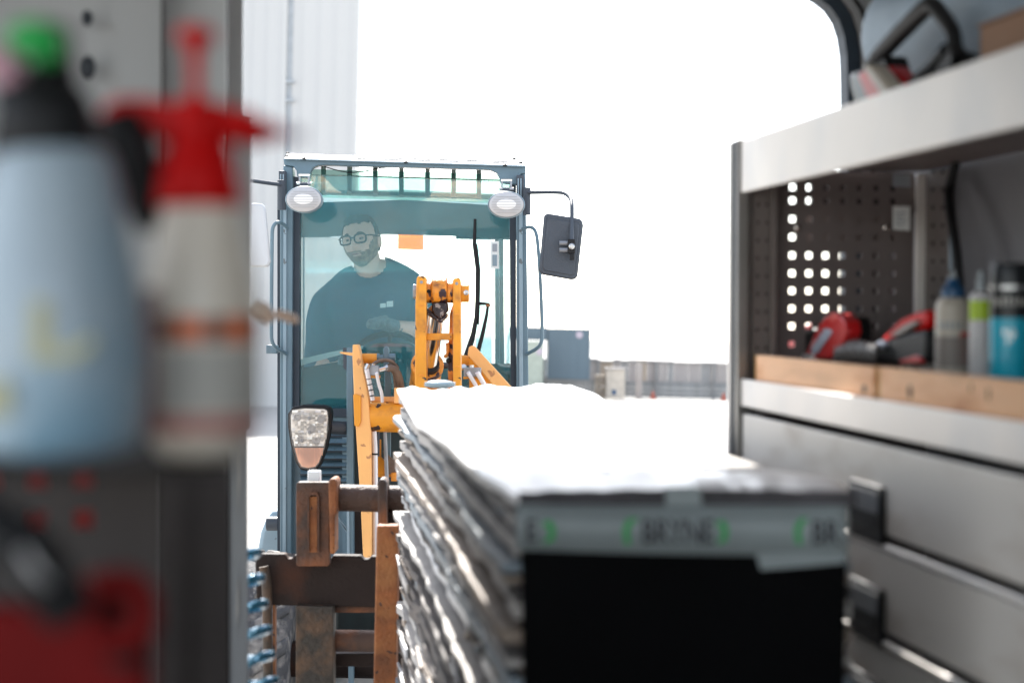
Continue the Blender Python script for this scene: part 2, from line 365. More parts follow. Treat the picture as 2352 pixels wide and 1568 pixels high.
cb = thing('tan_crate', 'small tan crate standing left against the cream cabinet by the far fence', 'crate', (bx(1383, 45.2), 45.2, 0))
for k in range(4): MB().box(bx(1371, 45.2), bx(1394, 45.2), 45.2, 45.5, .02 + k * .16, .16 + k * .16).build('slat', 'plank1', cb, bevel=.01)
for pxx, lb in ((1503, 'small brick red marker cone by the far fence, the one right beside the pale post'), (1666, 'small brick red marker cone by the far fence near the shelf post edge')):
    cb = thing('marker_cone', lb, 'cone', (bx(pxx, 46), 46, 0), group='red marker cones by the far fence')
    MB().lathe(Vector((bx(pxx, 46), 46, .02)), (0, 0, 1), [(0, .08), (.05, .075), (.2, .02), (.21, 0)], 16).build('cone_body', 'conered', cb)
    MB().box(bx(pxx, 46) - .1, bx(pxx, 46) + .1, 45.9, 46.1, 0, .03).build('cone_base', 'conered', cb)
CDp = 44.
cb = thing('site_container', 'raised blue grey site container with a pale round disc beyond the cab', 'container', (bx(1300, CDp), CDp, 0))
zt, zb = zat(1290, 754, CDp), zat(1300, 871, CDp)
MB().box(bx(1259, CDp), bx(1357, CDp), CDp, CDp + 2.3, zb, zt).build('container_body', 'container', cb, bevel=.02)
MB().box(bx(1150, CDp), bx(1257.5, CDp), CDp, CDp + 2.3, zat(1230, 781, CDp), zt + .02).build('container_top', 'container', cb, bevel=.02)
MB().lathe(Vector((bx(1331, CDp), CDp, zat(1331, 769, CDp))), (0, -1, 0), [(0, .09), (.02, .085)], 24).build('disc', 'pinkd', cb)
for k in range(4): MB().box(bx(1262 + k * 29, CDp), bx(1268 + k * 29, CDp), CDp + .02, CDp + .2, 0, zb).build('leg', 'fencegrey', cb)
for k in range(5): x = bx(1262 + k * 22, CDp); MB().box(x, x + .03, CDp - .006, CDp, zb + .05, zt - .05).build('rib', 'container', cb)
cb = thing('pale_panel_cabinet', 'pale green cabinet with a pink spot tucked under the blue grey container', 'cabinet', (bx(1230, 43.5), 43.5, 0))
MB().box(bx(1196, 43.5), bx(1250, 43.5), 43.5, 43.9, .04, zat(1230, 783, 43.5)).build('cabinet_body', 'palegreen', cb, bevel=.02)
MB().lathe(Vector((bx(1249, 43.5) - .1, 43.5, zat(1249, 808, 43.5))), (0, -1, 0), [(0, .09), (.015, .085)], 20).build('pink_spot', 'pinkd', cb)
MB().box(bx(1194, 43.5), bx(1252, 43.5), 43.48, 43.92, 0, .04).build('plinth', 'fencegrey', cb)

# ================================================================== wheel loader
LD = thing('wheel_loader', 'compact orange and slate wheel loader with a glazed cab facing the open van', 'loader', (W(930, 900, 7.2).x, 7.2, 0))
# --- cab frame
MB().Q([(650.7, 364.5), (1208, 381), (1208, 397), (1196, 400), (1186, 424), (1149, 419), (1147, 408), (1140, 396), (1126, 390.5), (1110, 389), (748, 379), (730, 380), (719, 385), (713, 394), (712, 408), (683, 407), (681, 392), (674, 383), (653, 379)], 6.92, .05).build('cab_header', 'slate', LD, bevel=.003)
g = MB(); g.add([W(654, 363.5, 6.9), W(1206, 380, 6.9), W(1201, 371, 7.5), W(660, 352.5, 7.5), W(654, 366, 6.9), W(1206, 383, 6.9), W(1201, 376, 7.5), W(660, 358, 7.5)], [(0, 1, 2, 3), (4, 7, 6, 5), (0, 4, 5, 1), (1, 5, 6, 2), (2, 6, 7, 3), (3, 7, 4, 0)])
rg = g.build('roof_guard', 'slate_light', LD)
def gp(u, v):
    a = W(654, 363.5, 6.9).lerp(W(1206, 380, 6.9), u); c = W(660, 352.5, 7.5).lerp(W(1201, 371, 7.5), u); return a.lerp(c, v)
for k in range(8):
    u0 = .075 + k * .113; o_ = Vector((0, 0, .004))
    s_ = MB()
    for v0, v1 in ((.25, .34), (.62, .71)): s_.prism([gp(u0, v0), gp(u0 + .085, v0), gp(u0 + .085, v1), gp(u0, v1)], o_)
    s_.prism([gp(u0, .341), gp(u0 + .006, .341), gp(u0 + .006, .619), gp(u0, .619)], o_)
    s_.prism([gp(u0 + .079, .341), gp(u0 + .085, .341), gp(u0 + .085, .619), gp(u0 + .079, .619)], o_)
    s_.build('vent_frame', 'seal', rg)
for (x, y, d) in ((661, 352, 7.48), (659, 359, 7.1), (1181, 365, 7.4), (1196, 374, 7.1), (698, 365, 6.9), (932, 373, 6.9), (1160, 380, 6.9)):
    MB().lathe(W(x, y + 2, d), (0, 0, 1), [(0, .008), (.006, .008), (.009, .004)], 8).build('bolt_head', 'black', rg)
# pillars (outer) : built from strips so that the folds read
MB().Q([(651, 380), (672, 383), (672, 480), (669, 1290), (643, 1290), (643, 480)], 6.93, .08).build('cab_pillar', 'slate', LD, bevel=.004)
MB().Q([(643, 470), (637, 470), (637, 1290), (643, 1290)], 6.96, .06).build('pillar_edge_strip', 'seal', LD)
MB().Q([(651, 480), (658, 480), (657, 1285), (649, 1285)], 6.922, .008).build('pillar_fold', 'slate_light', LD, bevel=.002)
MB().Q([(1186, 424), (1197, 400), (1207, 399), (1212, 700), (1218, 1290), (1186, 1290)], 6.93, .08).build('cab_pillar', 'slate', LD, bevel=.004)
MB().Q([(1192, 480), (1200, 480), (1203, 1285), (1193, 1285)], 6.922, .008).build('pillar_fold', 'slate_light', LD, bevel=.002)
MB().Q([(672.5, 405), (689, 408), (687, 955), (672.5, 955)], 6.96, .05).build('window_seal', 'seal', LD)
MB().Q([(1170, 425), (1185.5, 424), (1185.5, 965), (1173, 965)], 6.96, .05).build('window_seal', 'seal', LD)
MB().Q([(689, 936), (1173, 948), (1173, 965), (689, 955)], 6.96, .05).build('window_seal', 'seal', LD)
for (x0, x1, y0, y1) in ((640, 656, 392, 470), (1186, 1204, 402, 470)):
    s_ = MB(); s_.R(x0, y0, x1, y1, 6.88, .04)
    bp = s_.build('corner_bracket', 'darkgrey', LD, bevel=.003)
    MB().R(x0 + 3, y0 + 8, x0 + 6, y1 - 4, 6.872, .006).build('bracket_rib', 'slate_light', bp)
    MB().R(x0 + 9, y0 + 8, x0 + 12, y1 - 4, 6.872, .006).build('bracket_rib', 'slate_light', bp)
# hinge blocks, mirrors
MB().tube([W(647, 414, 6.85), W(647, 482, 6.85)], .018, 12).build('mirror_pivot', 'darkgrey', LD, bevel=.002)
MB().tube([W(1210, 431, 6.85), W(1210, 494, 6.85)], .016, 12).build('mirror_pivot', 'darkgrey', LD, bevel=.002)
mr = MB().Q([(1251, 492), (1258, 489.5), (1331, 502), (1338, 507), (1340, 518), (1327, 634), (1322, 641), (1312, 642), (1244, 630), (1238, 621), (1239, 610), (1249, 498)], 6.6, .035).build('wing_mirror', 'darkgrey', LD, bevel=.008)
MB().Q([(1257, 500), (1328, 512), (1331, 520), (1319, 628), (1312, 632), (1250, 621), (1247, 612)], 6.595, .008).build('mirror_back_ridge', 'darkgrey', mr, bevel=.003)
MB().tube([W(1212, 442, 6.84), W(1282, 441, 6.75), W(1300, 444, 6.72), W(1313, 458, 6.68), W(1314, 480, 6.62), W(1313, 560, 6.56)], .0085, 10, 2).build('mirror_arm', 'darkgrey', mr)
MB().R(1304, 549, 1321, 582, 6.55, .03).build('clamp', 'black', mr, bevel=.003)
MB().R(1309, 582, 1319, 597, 6.55, .02).build('clamp_tongue', 'black', mr, bevel=.002)
MB().tube([W(1285, 558, 6.57), W(1304, 558, 6.57)], .009, 8).build('clamp_stud', 'steel', mr)
MB().tube([W(1285, 574, 6.57), W(1304, 574, 6.57)], .009, 8).build('clamp_stud', 'steel', mr)
MB().lathe(W(1313, 566, 6.55), -FW, [(0, .012), (.008, .012), (.012, .007)], 8).build('clamp_bolt', 'silver', mr)
ml = MB().Q([(535, 470), (560, 466), (600, 467), (608, 474), (620, 600), (616, 611), (608, 613), (545, 613), (535, 604)], 6.6, .035).build('wing_mirror', 'vanwhite', LD, bevel=.008)
MB().tube([W(647, 424, 6.84), W(620, 421, 6.8), W(560, 412, 6.7), W(550, 425, 6.6), W(552, 480, 6.57)], .0085, 10, 1).build('mirror_arm', 'darkgrey', ml)
# grab handles
MB().tube([W(660, 523, 6.9), W(648, 513, 6.85), W(637, 509, 6.82), W(626, 520, 6.82), W(624.5, 545, 6.82), W(623, 760, 6.82), W(624, 785, 6.82), W(634, 800, 6.85), W(658, 812, 6.92)], .0075, 10, 2).build('grab_handle', 'slate', LD)
MB().tube([W(1200, 526, 6.9), W(1216, 520, 6.86), W(1229, 527, 6.84), W(1235, 550, 6.82), W(1242, 655, 6.82), W(1246, 770, 6.82), W(1243, 790, 6.82), W(1232, 802, 6.85), W(1210, 813, 6.92)], .0075, 10, 2).build('grab_handle', 'slate', LD)
MB().R(611, 792, 637, 812, 6.88, .04).build('door_catch', 'slate', LD, bevel=.004)
# lamps
def lamp(cx, cy):
    c = W(cx, cy, 6.70); ax = (RT * .071, UP * .051, FW * .04)
    L_ = MB(); L_.ball(c + FW * .045, (RT * .0725, UP * .052, FW * .045)).build('work_lamp', 'steel', LD)
    o = bpy.data.objects[sorted([k.name for k in LD.children if k.name.startswith('work_lamp')])[-1]]
    l2 = MB(); l2.lathe(c + FW * .012, -FW, [(0, .069), (.018, .068), (.026, .055), (.031, .03), (.032, .0)], 40, 1, .72, A=RT); l2.build('lamp_lens', 'lens', o)
    MB().lathe(c - FW * .0165, -FW, [(0, .040), (.003, .034), (.005, .018), (.0055, 0)], 32, 1, .6, A=RT).build('lens_centre', 'lensbright', o)  # paler cap paints the bright middle of the unlit lens
    l3 = MB(); l3.lathe(c + FW * .014, -FW, [(0, .0715), (.012, .0735), (.016, .0705), (.012, .0685), (.0, .0685)], 40, 1, .72, A=RT); l3.build('lamp_rim', 'slate_light', o)
    for k in range(7):
        y = -18 + k * 6; hw = 34 * math.sqrt(max(0, 1 - (y / 26) ** 2)); MB().tube([W(cx - hw, cy + y, 6.684), W(cx - hw * .5, cy + y, 6.678), W(cx, cy + y, 6.676), W(cx + hw * .5, cy + y, 6.678), W(cx + hw, cy + y, 6.684)], .0007, 5).build('lens_groove', 'vangrey', o)
    MB().R(cx - 12, cy - 58, cx + 13, cy - 54, 6.76, .03).add([], []).build('lamp_bracket', 'chrome', o)
    s_ = MB(); s_.R(cx - 12, cy - 54, cx - 8, cy - 36, 6.76, .03); s_.R(cx + 9, cy - 54, cx + 13, cy - 36, 6.76, .03); s_.build('bracket_side', 'steel', o)
    MB().R(cx - 9, cy - 38, cx + 8, cy - 28, 6.75, .05).build('lamp_mount', 'darkgrey', o, bevel=.003)
    MB().tube([W(cx - 16, cy - 36, 6.76), W(cx + 17, cy - 36, 6.76)], .006, 8).build('pivot_bolt', 'chrome', o)
lamp(698, 458); lamp(1163, 470)
# windscreen and other glass
MB().Q([(688, 400), (1172, 418), (1174, 955), (687, 945)], 6.985, .006).build('windscreen', 'windscreen', LD)
MB().add([W(690, 388, 7.03), W(1172, 402, 7.03), W(1172, 468, 7.33), W(690, 452, 7.33)], [(0, 1, 2, 3)]).build('roof_window', 'roofglass', LD)
rbars = []
def roofp(px, v):  # a point on the sloping roof grid
    a = W(px, 388 + (px - 930) * .028, 7.06); c = W(px, 448 + (px - 930) * .028, 7.3); return a.lerp(c, v)
for px_ in (743, 803, 862, 922, 982, 1042, 1100):
    MB().bar(roofp(px_, 0), roofp(px_, 1), .020, .024).build('roof_rib', 'palegreen', LD, bevel=.002)
MB().bar(roofp(700, .98), roofp(1165, .98), .02, .03, up=FW).build('roof_cross_rail', 'palegreen', LD, bevel=.004)
MB().bar(roofp(700, .33), roofp(1165, .33), .005, .008, up=FW).build('roof_thin_rail', 'palegreen', LD)
MB().tube([W(746, 383, 6.96), W(775, 392, 6.96), W(805, 397, 6.96), W(835, 394, 6.96), W(870, 386, 6.96), (W(890, 385, 6.96))], .0022, 6, 1).build('loose_cable', 'black', LD)
# ceiling lining and rear window frame
s_ = MB(); s_.add([W(688, 466, 7.33), W(930, 459, 7.33), W(1172, 474, 7.33), W(672, 546, 8.05), W(1190, 550, 8.05), W(930, 537, 8.05), W(688, 440, 7.45), W(930, 436, 7.45), W(1172, 448, 7.45), W(672, 480, 8.1), W(1190, 490, 8.1), W(930, 480, 8.1)],
    [(0, 1, 5, 3), (1, 2, 4, 5), (6, 9, 11, 7), (7, 11, 10, 8), (0, 6, 7, 1), (1, 7, 8, 2), (3, 5, 11, 9), (5, 4, 10, 11), (0, 3, 9, 6), (2, 8, 10, 4)]); s_.build('ceiling_lining', 'liner', LD)
MB().Q([(672, 500), (1190, 512), (1190, 550), (1047, 548), (1047, 541), (757, 534), (757, 543.5), (672, 543.5)], 8.06, .05).build('rear_header', 'liner', LD)
MB().Q([(660, 543), (697, 543), (697, 1000), (660, 1000)], 8.07, .05).build('rear_pillar', 'liner', LD)
MB().Q([(1092, 548), (1128, 548), (1130, 1000), (1094, 1000)], 8.07, .05).build('rear_pillar', 'sideglass', LD)
MB().Q([(1136, 548), (1146, 548), (1148, 1000), (1138, 1000)], 8.02, .05).build('rear_pillar', 'liner', LD)
MB().Q([(697.5, 545), (1091, 548), (1092, 835), (697.5, 825)], 8.09, .005).build('rear_window', 'lampglass', LD)
MB().Q([(672, 826), (1190, 836), (1190, 1290), (672, 1290)], 8.0, .04).build('rear_wall', 'cabdark', LD)
MB().Q([(914, 538), (973, 540), (973, 574), (914, 572)], 8.05, .01).build('amber_plate', 'amber', LD)
MB().add([W(1168, 430, 7.0), W(1146, 480, 8.05), W(1148, 980, 8.05), W(1172, 960, 7.0)], [(0, 1, 2, 3)]).build('side_window', 'sideglass', LD)
MB().add([W(690, 430, 7.0), W(697, 470, 8.05), W(697, 980, 8.05), W(688, 960, 7.0)], [(0, 1, 2, 3)]).build('side_window', 'sideglass', LD)
MB().R(1127, 554, 1145.5, 617, 6.98, .002).build('glass_sticker', 'paper', LD)
MB().R(1131, 560, 1141.5, 578, 6.977, .002).build('sticker_print', 'greyprint', LD)
MB().R(1131, 585, 1141.5, 611, 6.977, .002).build('sticker_print', 'slate_light', LD)
# dash, steering wheel
MB().Q([(672, 832), (700, 822), (760, 808), (832, 794), (832, 801), (760, 820), (700, 836), (672, 846)], 7.08, .05).build('dash_edge', 'dashpale', LD)  # pale strip painted in as a reflection on the windscreen
MB().Q([(826, 816), (832, 800), (845, 791), (870, 786), (910, 784), (940, 786), (952, 793), (957, 808), (957, 880), (822, 880)], 7.14, .12).build('dash_cowl', 'cabdark', LD, bevel=.01)
MB().Q([(848, 797), (862, 790), (900, 788), (938, 790), (948, 797), (900, 796)], 7.13, .01).build('gauge_strip', 'red_dim', LD)
sw = MB(); c_ = W(892, 826, 7.3); n_ = (-FW * .75 + UP * .65).normalized(); e_ = RT; f_ = n_.cross(e_)
ring = [c_ + e_ * math.cos(t) * .15 + f_ * math.sin(t) * .15 for t in [2 * math.pi * k / 32 for k in range(33)]]
sw.tube(ring, .015, 8); sw = sw.build('steering_wheel', 'black', LD)
for k in range(3):
    t = R(90 + 120 * k); MB().tube([c_, c_ + e_ * math.cos(t) * .15 + f_ * math.sin(t) * .15], .009, 8).build('spoke', 'black', sw)
MB().tube([c_, c_ - n_ * .35], .022, 10).build('steering_column', 'black', sw)
MB().Q([(688, 846), (822, 822), (822, 880), (1173, 890), (1173, 945), (687, 938)], 7.25, .05).build('dash_lower', 'cabdark', LD, bevel=.01)
# seat
st = MB().Q([(770, 690), (900, 690), (912, 1000), (758, 1000)], 7.86, .1).build('seat_back', 'black', LD, bevel=.03)
MB().box(W(752, 0, 7.6).x, W(925, 0, 7.6).x, 7.35, 7.85, 1.18, 1.3).build('seat_cushion', 'black', LD, bevel=.03)
MB().box(W(700, 0, 7.6).x, W(1160, 0, 7.6).x, 7.3, 8.0, .74, .8).build('cab_floor', 'cabdark', LD)
# wiper
wp = MB().tube([W(1091, 503, 6.94), W(1089.5, 560, 6.94), W(1097, 620, 6.94), W(1096.5, 690, 6.93), W(1094, 730, 6.94), W(1086, 780, 6.94), W(1076, 812, 6.94)], [.006, .008, .0085, .009, .0085, .008, .006], 6).build('wiper_blade', 'black', LD)
MB().tube([W(1094, 560, 6.925), W(1101, 620, 6.925), W(1100, 700, 6.92), W(1098, 745, 6.925)], .004, 6).build('blade_spine', 'black', wp)
for k in range(7): MB().bar(W(1093.5 + k * .9, 575 + 17 * k, 6.93), W(1100 + k * .2, 575 + 17 * k, 6.92), .006, .004).build('blade_clip', 'black', wp)
wa = MB().tube([W(1100, 697, 6.9), W(1121, 698, 6.89), W(1118, 722, 6.89), W(1109, 765, 6.9), W(1096, 815, 6.92)], [.007, .007, .006, .008, .009], 8).build('wiper_arm', 'black', LD)
MB().tube([W(1121, 698, 6.885), W(1121, 704, 6.885)], .009, 8).build('arm_joint', 'rust_orange', wa)
MB().tube([W(1099, 700, 6.91), W(1086, 770, 6.92), W(1070, 820, 6.93)], [.006, .009, .011], 8).build('lower_arm', 'black', wa)
# lower front: panel, louvres
MB().Q([(672, 956), (800, 958), (800, 1290), (669, 1290)], 6.98, .04).build('front_panel', 'slate', LD)
MB().Q([(800.5, 965), (1185, 966), (1185, 1290), (800.5, 1290)], 7.05, .04).build('front_panel', 'cabdark', LD)
for k in range(7):
    y = 1004 + 17.6 * k; s_ = MB(); s_.prism([W(690, y, 6.965), W(797, y, 6.965), W(797, y + 13, 6.935), W(690, y + 13, 6.935)], FW * .008); s_.build('louvre', 'slate', LD, bevel=.001)
    MB().R(690, y - 4.2, 797, y - .6, 6.955, .02).build('louvre_gap', 'seal', LD)
MB().Q([(786, 1000), (799, 1000), (799, 1285), (786, 1285)], 6.955, .02).build('panel_edge', 'slate', LD)
MB().add([W(760, 1175, 6.9), W(762, 1172, 6.9), W(800, 1218, 6.9), W(800, 1228, 6.9)] , [(0, 1, 2, 3)]).prism([W(758, 1173, 6.9), W(763, 1172, 6.9), W(798, 1214, 6.9), W(798, 1222, 6.9)], FW * .02).build('brace', 'slate_light', LD)
# headlight
hp = [(672, 934), (700, 929), (745, 931), (757, 936), (761, 948), (758, 985), (749, 1030), (735, 1068), (727, 1079), (708, 1082), (690, 1078), (679, 1062), (667, 1020), (661, 980), (661, 950)]
hl = MB().Q(hp, 6.58, .09).build('headlight', 'black', LD, bevel=.006)
def shrink(pp, k, cx=711, cy=1003): return [((x - cx) * k + cx, (y - cy) * k + cy) for x, y in pp]
inner = shrink(hp, .90); up_ = [p for p in inner if p[1] < 1024] 
MB().Q([(674, 942), (700, 938), (745, 940), (751, 945), (753, 958), (750, 990), (744, 1024), (676, 1024), (669, 985), (668, 955)], 6.577, .012).build('headlight_reflector', 'reflector', hl)
MB().Q([(677, 1028), (743.5, 1028), (732, 1061), (724, 1071), (708, 1074), (693, 1071), (685, 1058)], 6.577, .012).build('indicator', 'indicator', hl)
for k in range(9):
    x = 682 + k * 7; y1 = 1066 - abs(x - 710) * .75; MB().R(x, 1031, x + 3.2, y1, 6.572, .004).build('indicator_ribs', 'indicator', hl)
fc_ = MB(); rnd = random.Random(3)
for iy in range(16):
    for ix in range(12):
        x = 671 + ix * 6.6; y = 942 + iy * 5.1
        if not (abs(x + 4 - 711) < 40 - max(0, (iy - 8)) * .8): continue
        c_ = W(x + 3.3, y + 2.5, 6.572); a1 = RT * .0054 + FW * rnd.uniform(-.0018, .0018); a2 = UP * .0042 + FW * rnd.uniform(-.0022, .0022)
        fc_.prism([c_ - a1 - a2, c_ + a1 - a2, c_ + a1 + a2, c_ - a1 + a2], FW * .004)
fc_.build('reflector_facets', 'reflector', hl)
for (x, y, r) in ((683, 958, 9), (716, 985, 10), (738, 962, 10), (690, 1008, 8), (727, 1012, 9)):
    MB().lathe(W(x, y, 6.572), -FW, [(0, r * .00168), (.006, r * .0016), (.007, r * .0013), (.002, r * .0005)], 16).build('reflector_bowl', 'lens', hl)
for (x, y) in ((711, 960), (712, 993), (694, 1012)):
    MB().lathe(W(x, y, 6.574), -FW, [(0, .008), (.012, .006), (.014, .0)], 10).build('bulb', 'steel', hl)
MB().Q([(671, 940), (700, 936), (746, 938), (754, 945), (754, 985), (746, 1028), (733, 1064), (725, 1074), (708, 1077), (692, 1074), (682, 1058), (670, 1018), (665, 980), (665, 950)], 6.558, .003).build('headlight_glass', 'lampglass', hl)
MB().tube([W(755, 981, 6.65), W(800, 983, 6.7)], .027, 12).build('headlight_arm', 'darkgrey', LD)
# grey front frame bar
MB().Q([(796, 798), (810, 798), (812, 1290), (796, 1290)], 6.66, .05).build('front_frame_bar', 'slate', LD, bevel=.003)
MB().Q([(787, 798), (795.5, 798), (795.5, 850), (789, 846)], 6.665, .04).build('bar_plate', 'darkgrey', LD)
MB().Q([(797, 1170), (802, 1170), (803, 1290), (797, 1290)], 6.652, .01).build('bar_edge', 'slate_light', LD)
MB().Q([(812.5, 1160), (830, 1160), (832, 1290), (813, 1290)], 6.75, .05).build('dark_frame_side', 'rust_dark', LD)
# --- loader arms
MB().Q([(810, 791), (822, 791), (826, 806), (846, 911), (852, 996), (853, 1108), (853, 1285), (834, 1285), (829, 1172), (825, 1108), (817, 979), (813, 908), (809.5, 820)], 6.36, .09).build('lift_arm', 'orange_pale', LD, bevel=.003)
MB().Q([(811, 906), (817, 904), (829, 909), (829, 968), (824, 980), (814, 977)], 6.352, .008).build('arm_boss', 'orange', LD, bevel=.002)
MB().Q([(781, 808), (811, 810), (811, 817), (803, 816), (781, 811)], 6.38, .06).build('arm_tab', 'orange_pale', LD)
MB().Q([(1077, 797), (1084, 793), (1091, 795), (1190, 905), (1190, 1180), (1160, 1180), (1150, 905), (1074, 815)], 6.36, .03).build('lift_arm', 'orange_pale', LD, bevel=.003)
MB().Q([(1077, 812), (1084, 813), (1152, 905), (1130, 950), (1078, 900)], 6.42, .03).build('arm_web', 'orange', LD)
MB().tube([W(848, 956, 6.42), W(1150, 962, 6.42)], .058, 24).build('cross_tube', 'orange', LD, bevel=.003)
MB().R(905, 890, 924, 926, 6.38, .05).build('tube_ear', 'orange_pale', LD, bevel=.003)
MB().R(852, 911, 908, 922, 6.42, .04).build('tube_plate', 'orange_pale', LD)
MB().tube([W(824, 823, 6.45), W(866, 823, 6.45)], .019, 16).build('arm_pin', 'orange', LD, bevel=.002)
MB().tube([W(866, 820, 6.45), W(872, 820, 6.45)], .015, 12).build('arm_pin', 'slate', LD)
MB().tube([W(872, 821, 6.45), W(880, 821, 6.45)], .011, 12).build('arm_pin', 'slate', LD)
MB().Q([(880, 802), (884, 796), (890, 796), (893, 802), (893, 842), (880, 842)], 6.44, .03).build('pin_lug', 'slate', LD, bevel=.003)
MB().tube([W(893, 820, 6.45), W(908, 820, 6.45)], .014, 14).build('arm_pin', 'slate', LD, bevel=.002)
MB().R(883, 843, 897, 1090, 6.5, .03).build('grey_link', 'slate', LD, bevel=.002)
MB().tube([W(1056, 826, 6.45), W(1078, 828, 6.45)], .019, 16).build('arm_pin', 'orange', LD)
MB().tube([W(1012, 838, 6.48), W(1064, 842, 6.48)], .012, 12).build('arm_pin', 'darkgrey', LD)
# valves, pipes, hoses
vb = MB().R(847, 839, 870, 862, 6.34, .05).build('valve_block', 'steel', LD, bevel=.003)
MB().tube([W(858, 840, 6.36), W(858, 835, 6.36)], .008, 8).build('bolt_head', 'silver', vb)
MB().R(852, 862, 872, 868, 6.35, .04).build('valve_bracket', 'orange', vb)
MB().tube([W(841, 848, 6.33), W(847, 836, 6.33)], .010, 8).build('pipe_nut', 'silver', vb)
MB().tube([W(842, 848, 6.32), W(849, 880, 6.33), W(856, 918, 6.35)], .0085, 10, 1).build('white_pipe', 'bright_tube', LD)
MB().tube([W(865, 856, 6.31), W(870, 882, 6.33), W(877, 904, 6.34), W(878, 922, 6.36)], .0065, 10, 1).build('white_pipe', 'bright_tube', LD)
for k in range(5): MB().lathe(W(843.5 + k * 2.8, 856 + k * 13, 6.325), (W(849, 880, 6.33) - W(842, 848, 6.32)), [(0, .0096), (.002, .0096)], 10).build('cable_tie', 'black', LD)
MB().tube([W(870, 850, 6.36), W(888, 845, 6.37)], .009, 10).build('hose_fitting', 'silver', LD)
MB().tube([W(886, 847, 6.37), W(893, 843, 6.37)], .012, 6).build('hose_nut', 'silver', LD)
MB().tube([W(890, 846, 6.37), W(905, 845, 6.38), W(916, 860, 6.4), W(922, 890, 6.44), W(924, 930, 6.46)], .013, 12, 2).build('hydraulic_hose', 'hose', LD)
MB().tube([W(855, 838, 6.36), W(868, 829, 6.38), W(885, 826, 6.39), W(902, 830, 6.4), (W(914, 846, 6.42))], .007, 10, 2).build('hydraulic_hose', 'hose', LD)
MB().tube([W(893, 842, 6.40), W(909, 850, 6.43), W(913, 880, 6.46), W(914, 930, 6.47)], .014, 12, 2).build('hydraulic_hose', 'hose', LD)
MB().tube([W(859, 990, 6.40), W(861, 1030, 6.40), W(862, 1110, 6.40), (W(863, 1290, 6.40))], .0105, 10).build('brake_pipe', 'bright_tube', LD)
MB().tube([W(884, 990, 6.42), W(886, 1030, 6.42), W(889, 1110, 6.42)], .0075, 10).build('brake_pipe', 'steel', LD)
s_ = MB(); s_.tube([W(869 - .02 * k, 990 + 2.5 * k, 6.41) for k in range(24)], [.0062 if k % 2 else .0048 for k in range(24)], 8); s_.build('corrugated_hose', 'darkgrey', LD)
MB().lathe(W(861.5, 1044, 6.40), (0, 0, 1), [(0, .0125), (.006, .0125)], 10).build('pipe_clip', 'black', LD)
MB().Q([(868, 1010), (874, 1010), (874, 1050), (898, 1075), (898, 1095), (868, 1095)], 6.5, .04).build('orange_bracket', 'orange', LD)
MB().Q([(880, 1035), (915, 1065), (915, 1090), (890, 1088)], 6.47, .02).build('rod_plate', 'hose', LD)
MB().R(898, 1085, 925, 1105, 6.45, .04).build('orange_bracket', 'orange_worn', LD, bevel=.003)
vb = MB().R(1065, 844, 1105, 865, 6.30, .05).build('valve_block', 'steel', LD, bevel=.003)
MB().tube([W(1084, 845, 6.32), W(1084, 838, 6.32)], .009, 8).build('bolt_head', 'silver', vb)
MB().tube([W(1066, 842, 6.33), W(1058, 846, 6.35)], .011, 8).build('pipe_nut', 'silver', vb)
MB().R(1064, 865, 1104, 870, 6.31, .04).build('valve_bracket', 'orange', vb)
MB().tube([W(1075, 855, 6.28), W(1093, 884, 6.30), W(1100, 900, 6.3)], .0075, 10, 1).build('white_pipe', 'bright_tube', LD)
MB().tube([W(1096, 855, 6.28), W(1113, 884, 6.30), W(1120, 900, 6.3)], .009, 10, 1).build('white_pipe', 'bright_tube', LD)
# --- bell crank with tilt cylinder
def ear(x0, x1, y0, y1, d, th): return [(x0, y0 + 6), (x0 + 3, y0 + 1), (x0 + (x1 - x0) * .6, y0), (x1 - 1, y0 + 3), (x1, y0 + 9), (x1, y1), (x0, y1)]
bc = MB().Q([(957, 640), (960, 634), (972, 633), (978, 637), (979, 655), (979, 980), (952, 980), (954, 700)], 6.02, .10).build('crank_plate', 'orange', LD, bevel=.004)
MB().Q([(1040, 645), (1043, 639), (1052, 637), (1057, 640), (1058, 655), (1059, 980), (1041, 980)], 6.04, .10).build('crank_plate', 'orange', LD, bevel=.004)
MB().Q([(1033, 720), (1039.5, 700), (1040.5, 980), (1026, 980), (1030, 800)], 6.12, .05).build('crank_inner_plate', 'orange_worn', LD, bevel=.002)
MB().R(979.5, 765, 1040, 781, 6.06, .05).build('crank_brace', 'orange', LD, bevel=.003)
MB().tube([W(949, 670, 6.09), W(957, 670, 6.09)], .027, 6).build('pin_head', 'steel', LD, bevel=.002)
MB().tube([W(979, 671, 6.09), W(991, 671, 6.09)], .039, 20).build('pin_spacer', 'orange_worn', LD, bevel=.002)
MB().tube([W(1028, 671, 6.09), W(1041, 671, 6.09)], .039, 20).build('pin_spacer', 'orange_worn', LD, bevel=.002)
e1 = MB().tube([W(1058, 673, 6.09), W(1077.5, 673, 6.09)], .033, 20).build('pin_boss', 'orange', LD, bevel=.003)
MB().lathe(W(1071, 672, 6.055), -FW, [(0, .010), (.008, .010), (.010, .005)], 6).build('boss_bolt', 'silver', e1)
ey = MB(); ey.tube([W(991.5, 668, 6.09), W(1027.5, 668, 6.09)], .048, 28); ey.build('rod_eye', 'orange_worn', LD, bevel=.006)
MB().lathe(W(985, 669, 6.045), -FW, [(0, .007), (.003, .007)], 12).build('grease_hole', 'holeblack', LD)
MB().Q([(992, 694), (1028, 694), (1030, 712), (1022, 722), (1010, 734), (998, 724), (990, 712)], 6.055, .06).build('rod_end_block', 'greasy', LD, bevel=.006)
MB().Q([(978, 705), (992, 716), (1010, 733), (1028, 718), (1027, 728), (1012, 742), (1008, 740), (980, 722)], 6.065, .07).build('rod_collar', 'greasy', LD, bevel=.004)
